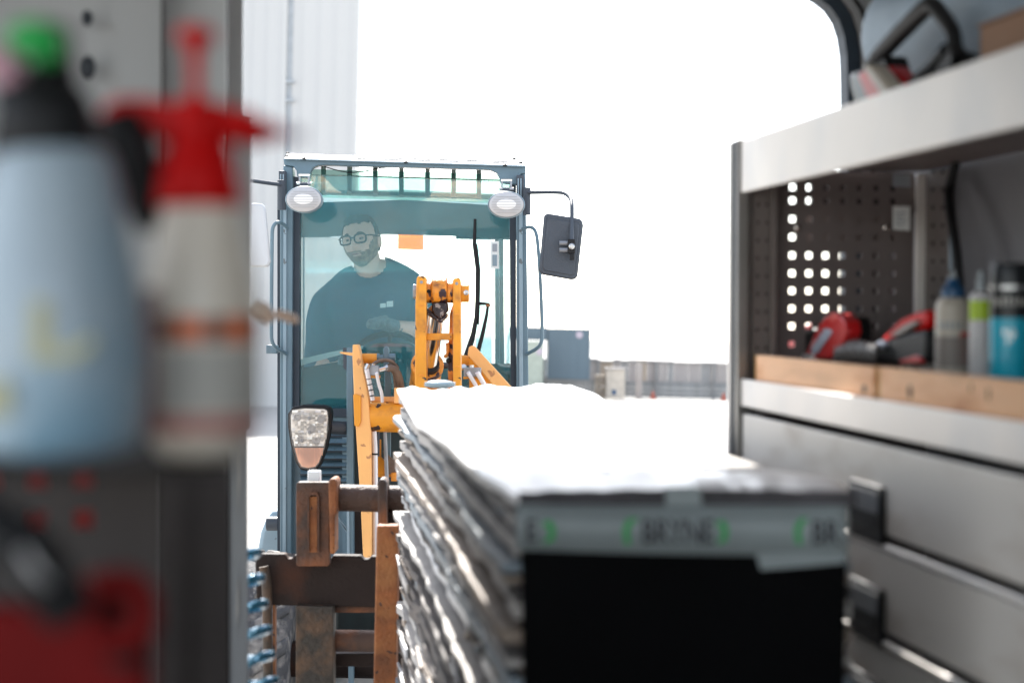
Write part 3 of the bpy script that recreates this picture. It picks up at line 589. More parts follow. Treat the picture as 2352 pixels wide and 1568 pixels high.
MB().tube([W(1002, 715, 6.12), W(986, 845, 6.40)], .030, 28).build('cylinder_rod', 'chrome', LD)
MB().tube([W(987.5, 834, 6.37), W(986, 846, 6.41)], .036, 28).build('rod_seal', 'black', LD)
ax_ = (W(982, 836, 6.42) - W(1002, 715, 6.12)).normalized()
pb = W(982, 836, 6.40); MB().tube([pb, pb + ax_ * .025], .062, 32).build('cylinder_gland', 'orange_worn', LD, bevel=.004)
pe = W(972, 905, 6.60); MB().tube([pb + ax_ * .026, pe + (pe - pb) * 1.2], .058, 32).build('cylinder_barrel', 'orange', LD)
for (x, y) in ((1004, 843), (962, 845), (996, 812)): MB().lathe(W(x, y, 6.385), -ax_, [(0, .006), (.004, .006)], 8).build('gland_hole', 'holeblack', LD)
MB().Q([(1024, 788), (1031, 786), (1033, 800), (1028, 822), (1020, 822), (1020, 815), (1025, 812)], 6.1, .03).build('chain_latch', 'orange_worn', LD, bevel=.002)
MB().ball(W(1031, 828, 6.08), (RT * .011, UP * .011, FW * .011), 10, 8).build('grease_nipple', 'black', LD)
for (x, y) in ((968, 648), (1049, 651)): MB().lathe(W(x, y, 6.015), -FW, [(0, .006), (.004, .006), (.006, .003)], 6).build('crank_bolt', 'steel', LD)
for (x, y) in ((968, 700), (968, 860), (1050, 720), (1050, 840)): MB().R(x - 6, y, x + 5, y + 3, 6.016, .004).build('weld_bead', 'orange_worn', LD, bevel=.001)
# chassis, axle, wheels
MB().box(W(800, 0, 7.1).x, W(1160, 0, 7.1).x, 7.1, 9.3, .42, .95).build('chassis', 'cabdark', LD, bevel=.02)
MB().box(W(690, 0, 8.2).x, W(1170, 0, 8.2).x, 8.15, 9.6, .8, 1.25).build('engine_hood', 'orange', LD, bevel=.05)
MB().tube([Vector((W(660, 0, 6.6).x, 6.62, .46)), Vector((W(1230, 0, 6.6).x, 6.62, .46))], .07, 16).build('front_axle', 'rust_dark', LD)
MB().Q([(590, 1290), (591, 1262), (598, 1222), (610, 1192), (624, 1175), (640, 1172), (672, 1172), (672, 1290)], 7.4, .5).build('rear_fender', 'slate_light', LD, bevel=.02)
MB().tube([W(612, 1202, 7.3), W(640, 1202, 7.3)], .03, 16).build('reflector_cap', 'darkgrey', LD, bevel=.004)
def wheel(cx, cy, rad, wid):
    c = Vector((cx, cy, rad)); h = wid / 2; X = Vector((1, 0, 0))
    t = MB(); t.lathe(c, X, [(-h * .8, rad * .55), (-h, rad * .72), (-h * .95, rad * .88), (-h * .7, rad * .945), (0, rad * .955), (h * .7, rad * .945), (h * .95, rad * .88), (h, rad * .72), (h * .8, rad * .55)], 48)
    wh = t.build('wheel', 'tyre', LD, sharp=50)
    MB().lathe(c, X, [(-h * .7, rad * .56), (-h * .6, rad * .5), (-h * .3, rad * .45), (h * .3, rad * .45), (h * .6, rad * .5), (h * .7, rad * .56)], 32).build('rim', 'slate_light', wh)
    n = 17; r0, r1 = rad * .93, rad * 1.0
    for side in (-1, 1):
        base = None
        for k in range(n):
            a0 = 2 * math.pi * (k + (.5 if side > 0 else 0)) / n
            if base is None:
                vs = []
                for (xx, da) in ((0.01 * side, .26), (h * .99 * side, 0)):
                    for (rr_, hw) in ((r0 * .985, .085), (r1 if abs(xx) < h * .9 else r1 * .96, .055)):
                        for sg in (-1, 1):
                            a = da + sg * hw; vs.append(c + Vector((xx, math.cos(a) * rr_, math.sin(a) * rr_)))
                m_ = MB(); m_.add(vs, [(0, 1, 3, 2), (4, 6, 7, 5), (0, 4, 5, 1), (2, 3, 7, 6), (0, 2, 6, 4), (1, 5, 7, 3)])
                base = m_.build('tread_lug', 'tyre', wh, loc=c, bevel=.008); base.rotation_euler.x = a0
            else:
                o = base.copy(); COL.objects.link(o); o.parent = wh; o.rotation_euler.x = a0
    return wh
wx0 = W(633, 0, 6.6).x; wx1 = W(1245, 0, 6.6).x
w0 = wheel(wx0, 6.62, .44, .30)
def dupw(src, off):
    c = src.copy(); COL.objects.link(c); c.parent = LD; c.location = src.location + off
    for ch in src.children:
        k = ch.copy(); COL.objects.link(k); k.parent = c
dupw(w0, Vector((wx1 - wx0, 0, 0))); dupw(w0, Vector((0, 2.0, 0))); dupw(w0, Vector((wx1 - wx0, 2.0, 0)))
# --- rusty fork carriage
FC = MB().Q([(600, 1272), (655, 1272), (660, 1283), (671, 1283), (675, 1274), (742, 1275), (748, 1284), (760, 1284), (764, 1275), (829, 1276), (834, 1284), (848, 1284), (852, 1277), (1420, 1290), (1420, 1405), (600, 1389), (589, 1375), (586, 1295), (590, 1280)], 5.2, .05).build('fork_carriage', 'rust_dark', LD, bevel=.005)
MB().tube([W(606, 1300, 5.17), W(612, 1330, 5.17), W(614, 1390, 5.17), W(616, 1640, 5.17)], .015, 12, 1).build('carriage_side_bar', 'rust_mottled', FC)
MB().Q([(626.5, 1389), (631, 1389), (632, 1640), (627, 1640)], 5.2, .04).build('side_bar_edge', 'rust_orange', FC)
MB().Q(rr(680, 1107, 757, 1300, 7), 5.14, .05).build('carriage_plate', 'rust', FC, bevel=.003)
s_ = MB(); s_.Q([(706, 1268), (706, 1140), (712, 1130), (728, 1130), (733, 1140), (733, 1268), (729, 1268), (729, 1142), (725, 1136), (715, 1136), (710, 1142), (710, 1268)], 5.128, .012); s_.build('plate_slot_rim', 'rust', FC)
MB().R(711, 1140, 728, 1268, 5.136, .006).build('plate_slot', 'rust_orange', FC)
MB().R(706, 1081, 735, 1108, 5.2, .04).build('top_stop', 'paper', FC, bevel=.004)
MB().Q([(754, 1110), (757, 1100), (768, 1098), (774, 1104), (774, 1175), (769, 1185), (769, 1272), (757.5, 1272)], 5.11, .11).build('shaft_collar', 'rust_orange', FC, bevel=.006)
MB().tube([W(700, 1141, 5.19), W(1400, 1156, 5.19)], .0405, 28).build('carriage_shaft', 'rust', FC)
MB().Q([(867, 1108), (872, 1100), (882, 1100), (888, 1108), (888, 1215), (868, 1215)], 5.10, .11).build('shaft_collar', 'rust', FC, bevel=.006)
MB().Q([(888.5, 1175), (912, 1175), (912, 1215), (888.5, 1215)], 5.16, .05).build('collar_foot', 'rust_dark', FC)
MB().Q([(679, 1390), (766, 1392), (766, 1640), (679, 1640)], 5.17, .07).build('carriage_leg', 'rust_mottled', FC, bevel=.004)
MB().R(766.5, 1392, 864, 1406, 5.22, .03).build('lower_lip', 'rust', FC)
MB().tube([W(766, 1470, 5.24), W(1400, 1478, 5.24)], .033, 24).build('lower_shaft', 'rust', FC)
MB().R(766, 1500, 1300, 1530, 5.26, .05).build('lower_bar', 'rust_dark', FC, bevel=.003)
for k, (x0, x1) in enumerate(((865, 915), (1285, 1340))):
    fk = MB(); fk.Q([(x0, 1207), (x1 + 1, 1207), (x1 - 6, 1600), (x0 - 8, 1600)], 4.93, .07)
    fk = fk.build('fork', 'rust_orange', FC, bevel=.005)
s_ = MB(); s_.R(800, 1470, 812, 1600, 6.5, .04); s_.build('axle_strut', 'slate', LD)

# ================================================================== the driver
PS = thing('person', 'bearded man in dark blue t-shirt and gloves sitting behind the loader windscreen', 'person', (W(845, 0, 7.7).x, 7.7, 1.3))
def limbs(gr, parts):
    """closed chains that are later fused into one skin"""
    s_ = MB(); px2 = 7.66 / FPX
    if 'torso' in parts:
        pr = [(960, 92), (930, 98), (860, 100), (780, 106), (720, 112), (685, 114), (660, 100), (640, 70), (624, 42)]
        base = W(848, 960, 7.70)
        s_.lathe(base, W(846, 624, 7.67) - base, [((960 - y) * px2, hw * px2 + gr) for y, hw in pr], 40, 1, .62, A=RT)
        for (q, rq) in (((W(756, 700, 7.66)), .072), ((W(944, 676, 7.68)), .080)): s_.ball(q, (RT * (rq + gr), FW * (rq + gr), UP * (rq + gr)), 24, 14)
        s_.tube([W(848, 630, 7.68), W(800, 652, 7.67), W(756, 694, 7.66)], [.055 + gr, .058 + gr, .062 + gr], 20, 1)
        s_.tube([W(848, 618, 7.69), W(900, 630, 7.68), W(946, 668, 7.68)], [.055 + gr, .062 + gr, .068 + gr], 20, 1)
    if 'sleeves' in parts:
        s_.tube([W(756, 700, 7.66), W(740, 760, 7.64), W(736, 850, 7.60)], [.074 + gr, .066 + gr, .058 + gr], 20, 2)
        s_.tube([W(946, 680, 7.68), W(966, 715, 7.66), W(974, 755, 7.60)], [.078 + gr, .062 + gr, .056 + gr], 20, 2)
    if 'arms' in parts:
        s_.tube([W(756, 700, 7.66), W(738, 790, 7.62), W(740, 860, 7.55)], [.05, .048, .042], 16, 2)
        s_.tube([W(740, 855, 7.57), W(775, 850, 7.42), W(812, 830, 7.30)], [.043, .038, .028], 16, 2)
        s_.tube([W(946, 680, 7.68), W(972, 740, 7.64), W(976, 765, 7.58)], [.055, .046, .043], 16, 2)
        s_.tube([W(976, 765, 7.60), W(950, 758, 7.50), W(908, 750, 7.40)], [.044, .040, .028], 16, 2)
        s_.tube([W(848, 660, 7.70), W(846, 620, 7.67), W(838, 570, 7.66)], [.075, .062, .058], 20, 2)
    if 'legs' in parts:
        s_.lathe(W(848, 985, 7.70), UP, [(0, .12 + gr), (.03, .165 + gr), (.12, .17 + gr), (.14, .15 + gr)], 30, 1, .8, A=RT)
        for dx in (-42, 42):
            s_.tube([W(848 + dx, 968, 7.66), W(848 + dx * 1.4, 970, 7.25)], [.095 + gr, .072 + gr], 18)
            s_.ball(W(848 + dx * 1.4, 970, 7.25), (RT * (.07 + gr), FW * (.07 + gr), UP * (.07 + gr)), 18, 12)
            s_.tube([W(848 + dx * 1.4, 970, 7.25), W(848 + dx * 1.4, 1110, 7.22)], [.068 + gr, .05 + gr], 18)
    return s_
def fuse(o, vox):
    rm = o.modifiers.new('rm', 'REMESH'); rm.mode = 'VOXEL'; rm.voxel_size = vox; rm.use_smooth_shade = True
    cs_ = o.modifiers.new('soft', 'SMOOTH'); cs_.factor = .5; cs_.iterations = 6
    m_ = o.data.materials[0]; o = bake(o); o.data.materials.clear(); o.data.materials.append(m_); o.data.shade_smooth(); return o
def bake(o, flat=None):
    dg = bpy.context.evaluated_depsgraph_get(); dg.update(); me = bpy.data.meshes.new_from_object(o.evaluated_get(dg)); o.modifiers.clear(); o.data = me
    return o
# head shape
HS = Matrix((RT, FW, UP)).transposed()
hrot = HS @ Matrix.Rotation(R(8), 3, 'Y').inverted() @ Matrix.Rotation(R(-16), 3, 'Z')
HC = W(830, 552, 7.64)
def g(x, y, cx, cy, sx, sy): return math.exp(-((x - cx) / sx) ** 2 - ((y - cy) / sy) ** 2)
def headpt(th, ph, grow=0.):
    # th: polar from top, ph: azimuth, face towards -y
    n = Vector((math.sin(th) * math.sin(ph), -math.sin(th) * math.cos(ph), math.cos(th)))
    x, y, z = n.x * .079, n.y * .098, n.z * .122
    if n.z < 0:                                   # jaw narrows
        k = -n.z; x *= 1 - .20 * k ** 3 - .07 * k; y *= 1 - .02 * k
        if y > 0: y *= 1 - .35 * k
        z *= 1.0
    if y < 0:                                     # face relief
        fx = x; f = 0
        f += .028 * g(fx, z, 0, -.020, .011, .022) + .012 * g(fx, z, 0, -.034, .017, .009)      # nose
        f += .008 * g(fx, z, 0, .022, .05, .012)                                                 # brow
        f -= .011 * g(fx, z, .031, .004, .015, .012) + .011 * g(fx, z, -.031, .004, .015, .012)  # sockets
        f += .006 * g(fx, z, .045, -.025, .02, .02) + .006 * g(fx, z, -.045, -.025, .02, .02)    # cheeks
        f += .007 * g(fx, z, 0, -.056, .022, .006) + .006 * g(fx, z, 0, -.068, .018, .006)       # lips
        f += .012 * g(fx, z, 0, -.098, .025, .018)                                               # chin
        f -= .004 * g(fx, z, 0, -.080, .03, .006)
        y -= f * min(1, -n.y * 1.6)
    v = Vector((x, y, z)); v += n * grow
    return v
def headmesh(grow=0., keep=None, nu=72, nv=54):
    vs = []; fs = []
    for j in range(nv + 1):
        for i in range(nu): vs.append(headpt(math.pi * j / nv, 2 * math.pi * i / nu, grow))
    for j in range(nv):
        for i in range(nu):
            f = (j * nu + i, (j + 1) * nu + i, (j + 1) * nu + (i + 1) % nu, j * nu + (i + 1) % nu)
            if keep is None or all(keep(vs[q]) for q in f): fs.append(f)
    return [HC + hrot @ v for v in vs], fs
bm_ = limbs(0., ('torso', 'arms', 'legs'))
vs, fs = headmesh(); bm_.add(vs, fs)
for sx in (-1, 1):
    bm_.ball(HC + hrot @ Vector((sx * .080, .012, -.012)), (hrot @ Vector((.010, 0, 0)), hrot @ Vector((0, .017, .004)), hrot @ Vector((0, -.006, .031))), 16, 10)
body = bm_.build('body', 'skin', PS, loc=WLOC[PS.name])
rm = body.modifiers.new('rm', 'REMESH'); rm.mode = 'VOXEL'; rm.voxel_size = .0042; rm.use_smooth_shade = True
body = bake(body); body.data.materials.clear(); body.data.materials.append(M['skin']); body.data.shade_smooth()
import bmesh
# hair, beard, brows, lips, eyes, glasses
def shell(name, m, keep, grow, th):
    vs, fs = headmesh(grow, keep); s_ = MB(); s_.add(vs, fs); o = s_.build(name, m, PS, sharp=180, loc=HC)
    bm = bmesh.new(); bm.from_mesh(o.data); bmesh.ops.delete(bm, geom=[v for v in bm.verts if not v.link_faces], context='VERTS')
    for v in bm.verts:
        v.co += v.normal * (noise.noise(v.co * 140) * th * .5)
    bm.to_mesh(o.data); bm.free()
    so = o.modifiers.new('solid', 'SOLIDIFY'); so.thickness = th; so.offset = -1; return o
shell('hair', 'hair', lambda v: v.z > (.072 + .010 * noise.noise(v * 60) if v.y < -.02 else (.012 if v.y < .02 else -.06)) and (v.z > .07 or abs(v.x) > .058 or v.y > .0), .007, .012)
shell('beard', 'beard', lambda v: v.y < .012 and v.z < -.047 + (.0 if abs(v.x) < .052 else 2.4 * (abs(v.x) - .052)) + .004 * noise.noise(v * 90) and not (abs(v.x) < .017 and -.070 < v.z < -.058 and v.y < 0), .003, .006)
lp = MB(); lp.ball(HC + hrot @ Vector((0, -.107, -.063)), (hrot @ Vector((.019, .004, 0)), hrot @ Vector((0, .006, 0)), hrot @ Vector((0, 0, .0048))), 16, 8); lp.build('lips', 'lips', PS)
for sx in (-1, 1):
    MB().ball(HC + hrot @ Vector((sx * .031, -.081, .003)), (hrot @ Vector((.0115, 0, 0)), hrot @ Vector((0, .0108, 0)), hrot @ Vector((0, 0, .0060))), 14, 8).build('eye', 'eye', PS)
    MB().ball(HC + hrot @ Vector((sx * .031, -.0915, .002)), (hrot @ Vector((.0042, 0, 0)), hrot @ Vector((0, .0015, 0)), hrot @ Vector((0, 0, .0036))), 10, 6).build('iris', 'hair', PS)
    MB().tube([HC + hrot @ Vector((sx * (.016 + .03 * t), -.096 + .018 * t * t, .024 + .006 * math.sin(t * 3))) for t in (0, .33, .66, 1)], [.003, .004, .0035, .002], 6, 1).build('eyebrow', 'hair', PS)
gl = None
for sx in (-1, 1):
    pts = [HC + hrot @ Vector((sx * (.035 + .0265 * math.copysign(abs(math.cos(t)) ** .6, math.cos(t))), -.108 + .006 * (.035 + .0265 * math.cos(t)) / .06, .002 + .019 * math.copysign(abs(math.sin(t)) ** .6, math.sin(t)))) for t in [2 * math.pi * k / 28 for k in range(29)]]
    s_ = MB(); s_.tube(pts, .0040, 6)
    if gl is None:
        gl = thing('glasses', 'dark rectangular glasses worn by the man in the cab', 'glasses', HC)
    s_.build('frame', 'black', gl)
    MB().tube([HC + hrot @ Vector((sx * .062, -.104, .012)), HC + hrot @ Vector((sx * .078, -.075, .012)), HC + hrot @ Vector((sx * .086, .01, .006))], .0028, 6).build('temple', 'black', gl)
MB().tube([HC + hrot @ Vector((x, -.110, .009)) for x in (-.010, 0, .010)], .0028, 6).build('bridge', 'black', gl)
# t-shirt : same skeleton, slightly larger, cut at neck and sleeves
o0 = WLOC[PS.name]
shirt = fuse(limbs(.012, ('torso', 'sleeves')).build('t_shirt', 'shirt', PS, loc=o0), .012)
bm = bmesh.new(); bm.from_mesh(shirt.data)
dl = []
for v in bm.verts:
    p = v.co + o0
    d = (p - CP).dot(FW); sx_ = (p - CP).dot(RT) / d * FPX + 1176; sy_ = 784 - (p - CP).dot(UP) / d * FPX
    cut = ((sx_ - 846) / 37.) ** 2 + ((sy_ - 598) / 37.) ** 2 < 1
    if cut: dl.append(v)
bmesh.ops.delete(bm, geom=dl, context='VERTS'); bm.to_mesh(shirt.data); bm.free()
shirt.data.materials.clear(); shirt.data.materials.append(M['shirt']); shirt.data.shade_smooth()
so = shirt.modifiers.new('solid', 'SOLIDIFY'); so.thickness = .004
dm = shirt.modifiers.new('disp', 'DISPLACE'); tx = bpy.data.textures.new('folds', 'CLOUDS'); tx.noise_scale = .12; dm.texture = tx; dm.strength = .018; dm.mid_level = .5
fuse(limbs(.010, ('legs',)).build('trousers', 'trousers', PS, loc=o0), .012)
for (x0, x1, y0, y1) in ((873, 886, 696, 707), (888, 903, 691, 705)):
    MB().Q([(x0, y0 + 1), (x1, y0), (x1, y1 - 1), (x0, y1)], 7.455, .004).build('chest_print', 'paper', PS)
# gloved hand resting high, fingers curled
def glove(name, wr, px, py, d, flip=1):
    c = W(px, py, d); s_ = MB()
    s_.ball(c, (RT * .040, UP * .026, FW * .030), 20, 12)
    s_.tube([wr, wr.lerp(c, .6), c], [.030, .032, .028], 12, 1)
    for k in range(4):
        a = W(px - 6 - 11 * k + 12, py - 9 + k * 2.5, d - .02); L_ = (.9, 1., .95, .75)[k]
        s_.tube([a + FW * .02, a - FW * .012 + UP * .012 * L_, a - FW * .034 + UP * .0 - RT * .008, a - FW * .034 - UP * .020 * L_ - RT * .010, a - FW * .014 - UP * .028 * L_ - RT * .006], [.0115, .0115, .011, .0105, .009], 10, 1)
    s_.tube([W(px - 4, py + 8, d - .02), W(px - 20, py + 11, d - .04), W(px - 31, py + 5, d - .05)], [.012, .0115, .009], 10, 1)
    o = s_.build(name, 'glove', PS, sharp=180)
    r_ = o.modifiers.new('rm', 'REMESH'); r_.mode = 'VOXEL'; r_.voxel_size = .003; r_.use_smooth_shade = True; return o
glove('glove', W(917, 753, 7.42), 880, 742, 7.36)
glove('glove', W(800, 838, 7.32), 815, 826, 7.26)

# ================================================================== van body
VN = thing('cargo_van', 'open cargo van interior with grey lining and rounded dark-sealed rear opening', 'van', V(.4, 1.5, -1.2))
SX = .90; YP = 3.2; XB = vY(2100, 600, YP + .03).x; YR = 3.42
MB().box(XB + .012, XB + .05, -.2, YR, -1.15, -.02, VF).build('side_wall', 'bwall', VN)
MB().box(XB + .012, XB + .05, -.2, YR, -.018, .42, VF).build('side_wall', 'bwall', VN)
zT = .43
MB().box(XB + .012, XB + .05, -.2, YR, .422, 1.0, VF).build('side_wall', 'vanblue', VN)
MB().box(-1.3, XB + .05, -1.6, YR, .97, 1.0, VF).build('roof_panel', 'vangrey', VN)
MB().box(-1.33, -1.3, 1.6, YR, -1.2, 1.0, VF).build('side_wall', 'vangrey', VN)      # sliding door left of the camera stands open behind this
MB().box(XB + .012, XB + .05, -1.6, -.2, -1.2, 1.0, VF).build('side_wall', 'vandark', VN)
MB().box(-1.3, XB + .05, -1.63, -1.6, -1.2, -.25, VF).build('bulkhead', 'vandark', VN)     # open windscreen above it
MB().box(-1.3, vY(514, 700, YR).x, YR, YR + .03, -1.2, 1.0, VF).build('closed_rear_door', 'vangrey', VN)
MB().box(-1.3, XB + .05, -1.6, -.2, -1.2, -1.152, VF).build('floor_panel', 'vandark', VN)
MB().box(-1.3, XB + .05, -.2, YR, -1.2, -1.152, VF).build('floor_panel', 'vandark', VN)
# rear frame, right side with rounded corner
def vyp(px, py, Y): v = vY(px, py, Y); return V(v.x, v.y, v.z)
corner = [(1860, -14), (1885, 0), (1908, 18), (1927, 46), (1939, 82), (1945, 125), (1947, 180), (1948, 260)]
inn = corner + [(1948, 2100)]
def off(pp, d):
    out = []
    for i, p in enumerate(pp):
        a = pp[max(i - 1, 0)]; b = pp[min(i + 1, len(pp) - 1)]; t = Vector((b[0] - a[0], b[1] - a[1])).normalized(); out.append((p[0] + t.y * d, p[1] - t.x * d))
    return out
o1, o2, o3 = off(inn, 36), off(inn, 52), off(inn, 62)
def band(a, bb, Y, th, name, m, par):
    s_ = MB()
    for i in range(len(a) - 1): s_.prism([vyp(*a[i], Y), vyp(*a[i + 1], Y), vyp(*bb[i + 1], Y), vyp(*bb[i], Y)], VY * th)
    return s_.build(name, m, par)
band(inn, o1, YR - .02, .05, 'door_seal', 'seal', VN)
band(o1, o2, YR - .03, .02, 'frame_lip', 'vangrey', VN)
band(o2, o3, YR - .012, .02, 'frame_groove', 'vandark', VN)
s_ = MB(); s_.prism([vyp(x, y, YR) for x, y in o3] + [vyp(2700, 2100, YR), vyp(2700, -500, YR), vyp(1700, -500, YR), vyp(1700, -66, YR)], VY * .03); s_.build('rear_frame', 'vangrey', VN)
MB().prism([vyp(x, y, YR) for x, y in ((300, -20), (1698, -20), (1698, -500), (300, -500))], VY * .03).build('rear_frame', 'vangrey', VN)
s_ = MB(); s_.prism([vyp(x, y, YR - .006) for x, y in ((2012, 230), (2012, 95), (2018, 66), (2036, 46), (2060, 40), (2220, 40), (2220, 230))], VY * .004); s_.build('frame_recess', 'vandark', VN)
band([(2008, 240), (2007, 95), (2014, 60), (2034, 38), (2060, 30), (2220, 30)], [(1999, 240), (1998, 92), (2006, 54), (2029, 30), (2058, 22), (2220, 22)], YR - .012, .01, 'recess_lip', 'alu', VN)
# left jamb, stepped
s_ = MB(); s_.prism([vyp(x, y, YR - .05) for x, y in ((515, -300), (559, -300), (558, 262), (578, 264), (578, 984), (569, 990), (568, 2100), (515, 2100))], VY * .07); s_.build('door_jamb', 'vanwhite', VN, bevel=.003)
MB().prism([vyp(x, y, YR - .06) for x, y in ((519, -300), (526, -300), (526, 2100), (519, 2100))], VY * .01).build('jamb_groove', 'vandark', VN)
MB().prism([vyp(x, y, YR - .06) for x, y in ((546, 1060), (551, 1030), (552, 1100), (546, 1180))], VY * .008).build('jamb_chip', 'alu', VN)
MB().prism([vyp(x, y, YR - .06) for x, y in ((541, 1400), (547, 1320), (549, 1400), (543, 1440))], VY * .008).build('jamb_chip', 'alu', VN)
# left inner lining: light above, dark below, with seams
s_ = MB(); s_.prism([vyp(x, y, 2.7) for x, y in ((-700, -500), (371, -500), (371, 1030), (-700, 1030))], VY * .03); s_.build('lining_panel', 'vanwhite', VN)
s_ = MB(); s_.prism([vyp(x, y, 2.75) for x, y in ((374, -500), (521, -500), (521, 1030), (374, 1030))], VY * .03); s_.build('lining_panel', 'vanwhite', VN)
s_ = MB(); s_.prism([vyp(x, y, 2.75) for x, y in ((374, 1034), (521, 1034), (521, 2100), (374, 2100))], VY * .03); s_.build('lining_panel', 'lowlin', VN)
MB().prism([vyp(x, y, 2.68) for x, y in ((371, -500), (375, -500), (375, 2100), (371, 2100))], VY * .02).build('lining_seam', 'vandark', VN)
for (x, y, r, k) in ((200, 42, 12, 1), (203, 155, 15, 1.2), (130, 118, 8, 1)):
    MB().ball(vyp(x, y, 2.66), (VX * r * .0007, VY * .01, VZ * r * .001 * k), 12, 8).build('lining_clip', 'darkgrey', VN)
# left rack end panel, dark, perforated, red things behind
def perforated(x0, x1, z0, z1, xs, zs, h, y, th, name, m, par):
    X = [x0] + [q for x in xs for q in (x - h, x + h)] + [x1]; Z = [z0] + [q for z in zs for q in (z - h, z + h)] + [z1]
    s_ = MB(); nX, nZ = len(X), len(Z)
    def vid(i, j, b): return (i * nZ + j) * 2 + b
    vs = [V(X[i], y + b * th, Z[j]) for i in range(nX) for j in range(nZ) for b in (0, 1)]; fs = []
    def hole(i, j): return i % 2 == 1 and j % 2 == 1
    for i in range(nX - 1):
        for j in range(nZ - 1):
            if not (hole(i, j) and i < nX - 2 + 1):
                fs.append((vid(i, j, 0), vid(i + 1, j, 0), vid(i + 1, j + 1, 0), vid(i, j + 1, 0))); fs.append((vid(i, j, 1), vid(i, j + 1, 1), vid(i + 1, j + 1, 1), vid(i + 1, j, 1)))
            else:
                c = [(i, j), (i + 1, j), (i + 1, j + 1), (i, j + 1)]
                for k in range(4): a, b_ = c[k], c[(k + 1) % 4]; fs.append((vid(*a, 0), vid(*a, 1), vid(*b_, 1), vid(*b_, 0)))
    s_.add(vs, fs)
    s_.add([V(x, y + b * th, z) for b in (0, 1) for x, z in ((x0, z0), (x1, z0), (x1, z1), (x0, z1))], [(0, 4, 5, 1), (1, 5, 6, 2), (2, 6, 7, 3), (3, 7, 4, 0)])
    return s_.build(name, m, par)
LR = thing('left_rack', 'dark perforated rack end panel low on the left with red showing through its holes', 'rack', V(-.3, 1.7, -1.1))
c0, c1 = vY(85, 1100, 1.7), vY(192, 1192, 1.7); dx, dz = c1.x - c0.x, c0.z - c1.z
tl = vY(-700, 1045, 1.7); br = vY(372, 1900, 1.7)
perforated(tl.x, br.x, br.z, tl.z, [c0.x + dx * k for k in range(-6, 2)], sorted([c0.z - dz * k for k in range(0, 2)]), .0095, 1.7, .003, 'rack_panel', 'lowlin', LR)
p0, p1 = vY(-700, 1060, 1.78), vY(300, 1300, 1.78)
MB().box(p0.x, p1.x, 1.78, 1.8, p1.z, p0.z, VF).build('red_backing', 'redlight', LR)
rs = vY(0, 1052, 1.05)
MB().box(vY(-600, 1052, 1.05).x, vY(600, 1052, 1.05).x - .02, .965, 1.69, rs.z - .004, rs.z, VF).build('rack_shelf', 'vandark', LR)

# ------------------------------------------------------------------ right shelving unit
SU = thing('shelving_unit', 'aluminium van shelving unit with perforated end panel, open tray and drawers on the right', 'shelving', V(SX + .2, 2.2, -1.15))
zt1, zb1 = vX(1700, 325, SX).z, vX(1712, 440, SX).z
zt2, zb2 = vX(1715, 872, SX).z, vX(1715, 935, SX).z
YN = 1.2
s_ = MB(); s_.box(SX, SX + .012, YN, YP - .015, zb1, zt1, VF).build('top_tray_lip', 'alu', SU, bevel=.002)
MB().box(SX + .013, XB, YN, YP - .02, zb1 + .045, zb1 + .052, VF).build('top_tray_floor', 'perf', SU)
MB().box(SX + .002, SX + .014, YN, YP - .015, zb2, zt2, VF).build('tray_lip', 'alu', SU, bevel=.002)
MB().box(SX + .015, XB, YN, YP - .02, zb2 + .005, zb2 + .012, VF).build('tray_floor', 'perf', SU)
# post: bright outer edge, dark channel
pz0 = -1.15
yA = vX(1688, 700, SX).y; yB = vX(1712, 700, SX).y
MB().box(SX - .006, SX + .03, YP - .012, YP + .045, pz0, zt1 + .004, VF).build('end_post', 'postgrey', SU, bevel=.003)
MB().box(SX - .008, SX - .0065, YP + .003, YP + .018, pz0, zt1, VF).build('post_groove', 'seal', SU)
MB().box(SX - .0085, SX - .0065, YP + .030, YP + .044, pz0, zt1, VF).build('post_bright_edge', 'alu', SU)
# flange with small holes beside post
fx0, fx1 = vY(1716, 600, YP - .01).x, vY(1780, 600, YP - .01).x
cols = [vY(1740, 600, YP - .01).x, vY(1761, 600, YP - .01).x]
zsF = [vY(1740, 470 + 41 * k, YP - .01).z for k in range(9)][::-1]
perforated(fx0, fx1, zt2 - .05, zb1 + .044, cols, zsF, .0028, YP - .012, .002, 'end_flange', 'flange', SU)
MB().box(fx0, fx1, YP + .004, YP + .012, zt2 - .05, zb1 + .044, VF).build('flange_back', 'vandark', SU)  # dark backing added so no light shows through the flange holes
MB().box(fx1 - .012, fx1, YP - .03, YP - .013, zt2 - .05, zb1 + .044, VF).build('flange_fold', 'flange', SU, bevel=.002)
# perforated end panel
hx = [vY(px, 600, YP).x for px in (1819.5, 1858, 1896, 1934.5, 1973, 2011.5, 2050)]
hz = [vY(1900, py, YP).z for py in (790, 749, 709, 668, 628, 587, 545, 504, 461.5, 431)]
perforated(fx1 - .01, vY(2098, 600, YP).x, zb2, zb1 + .044, hx, hz, .0055, YP, .002, 'end_panel', 'perf', SU)
MB().box(SX + .03, XB, YP + .003, YP + .006, pz0, zb2 - .003, VF).build('end_panel_low', 'perf', SU)
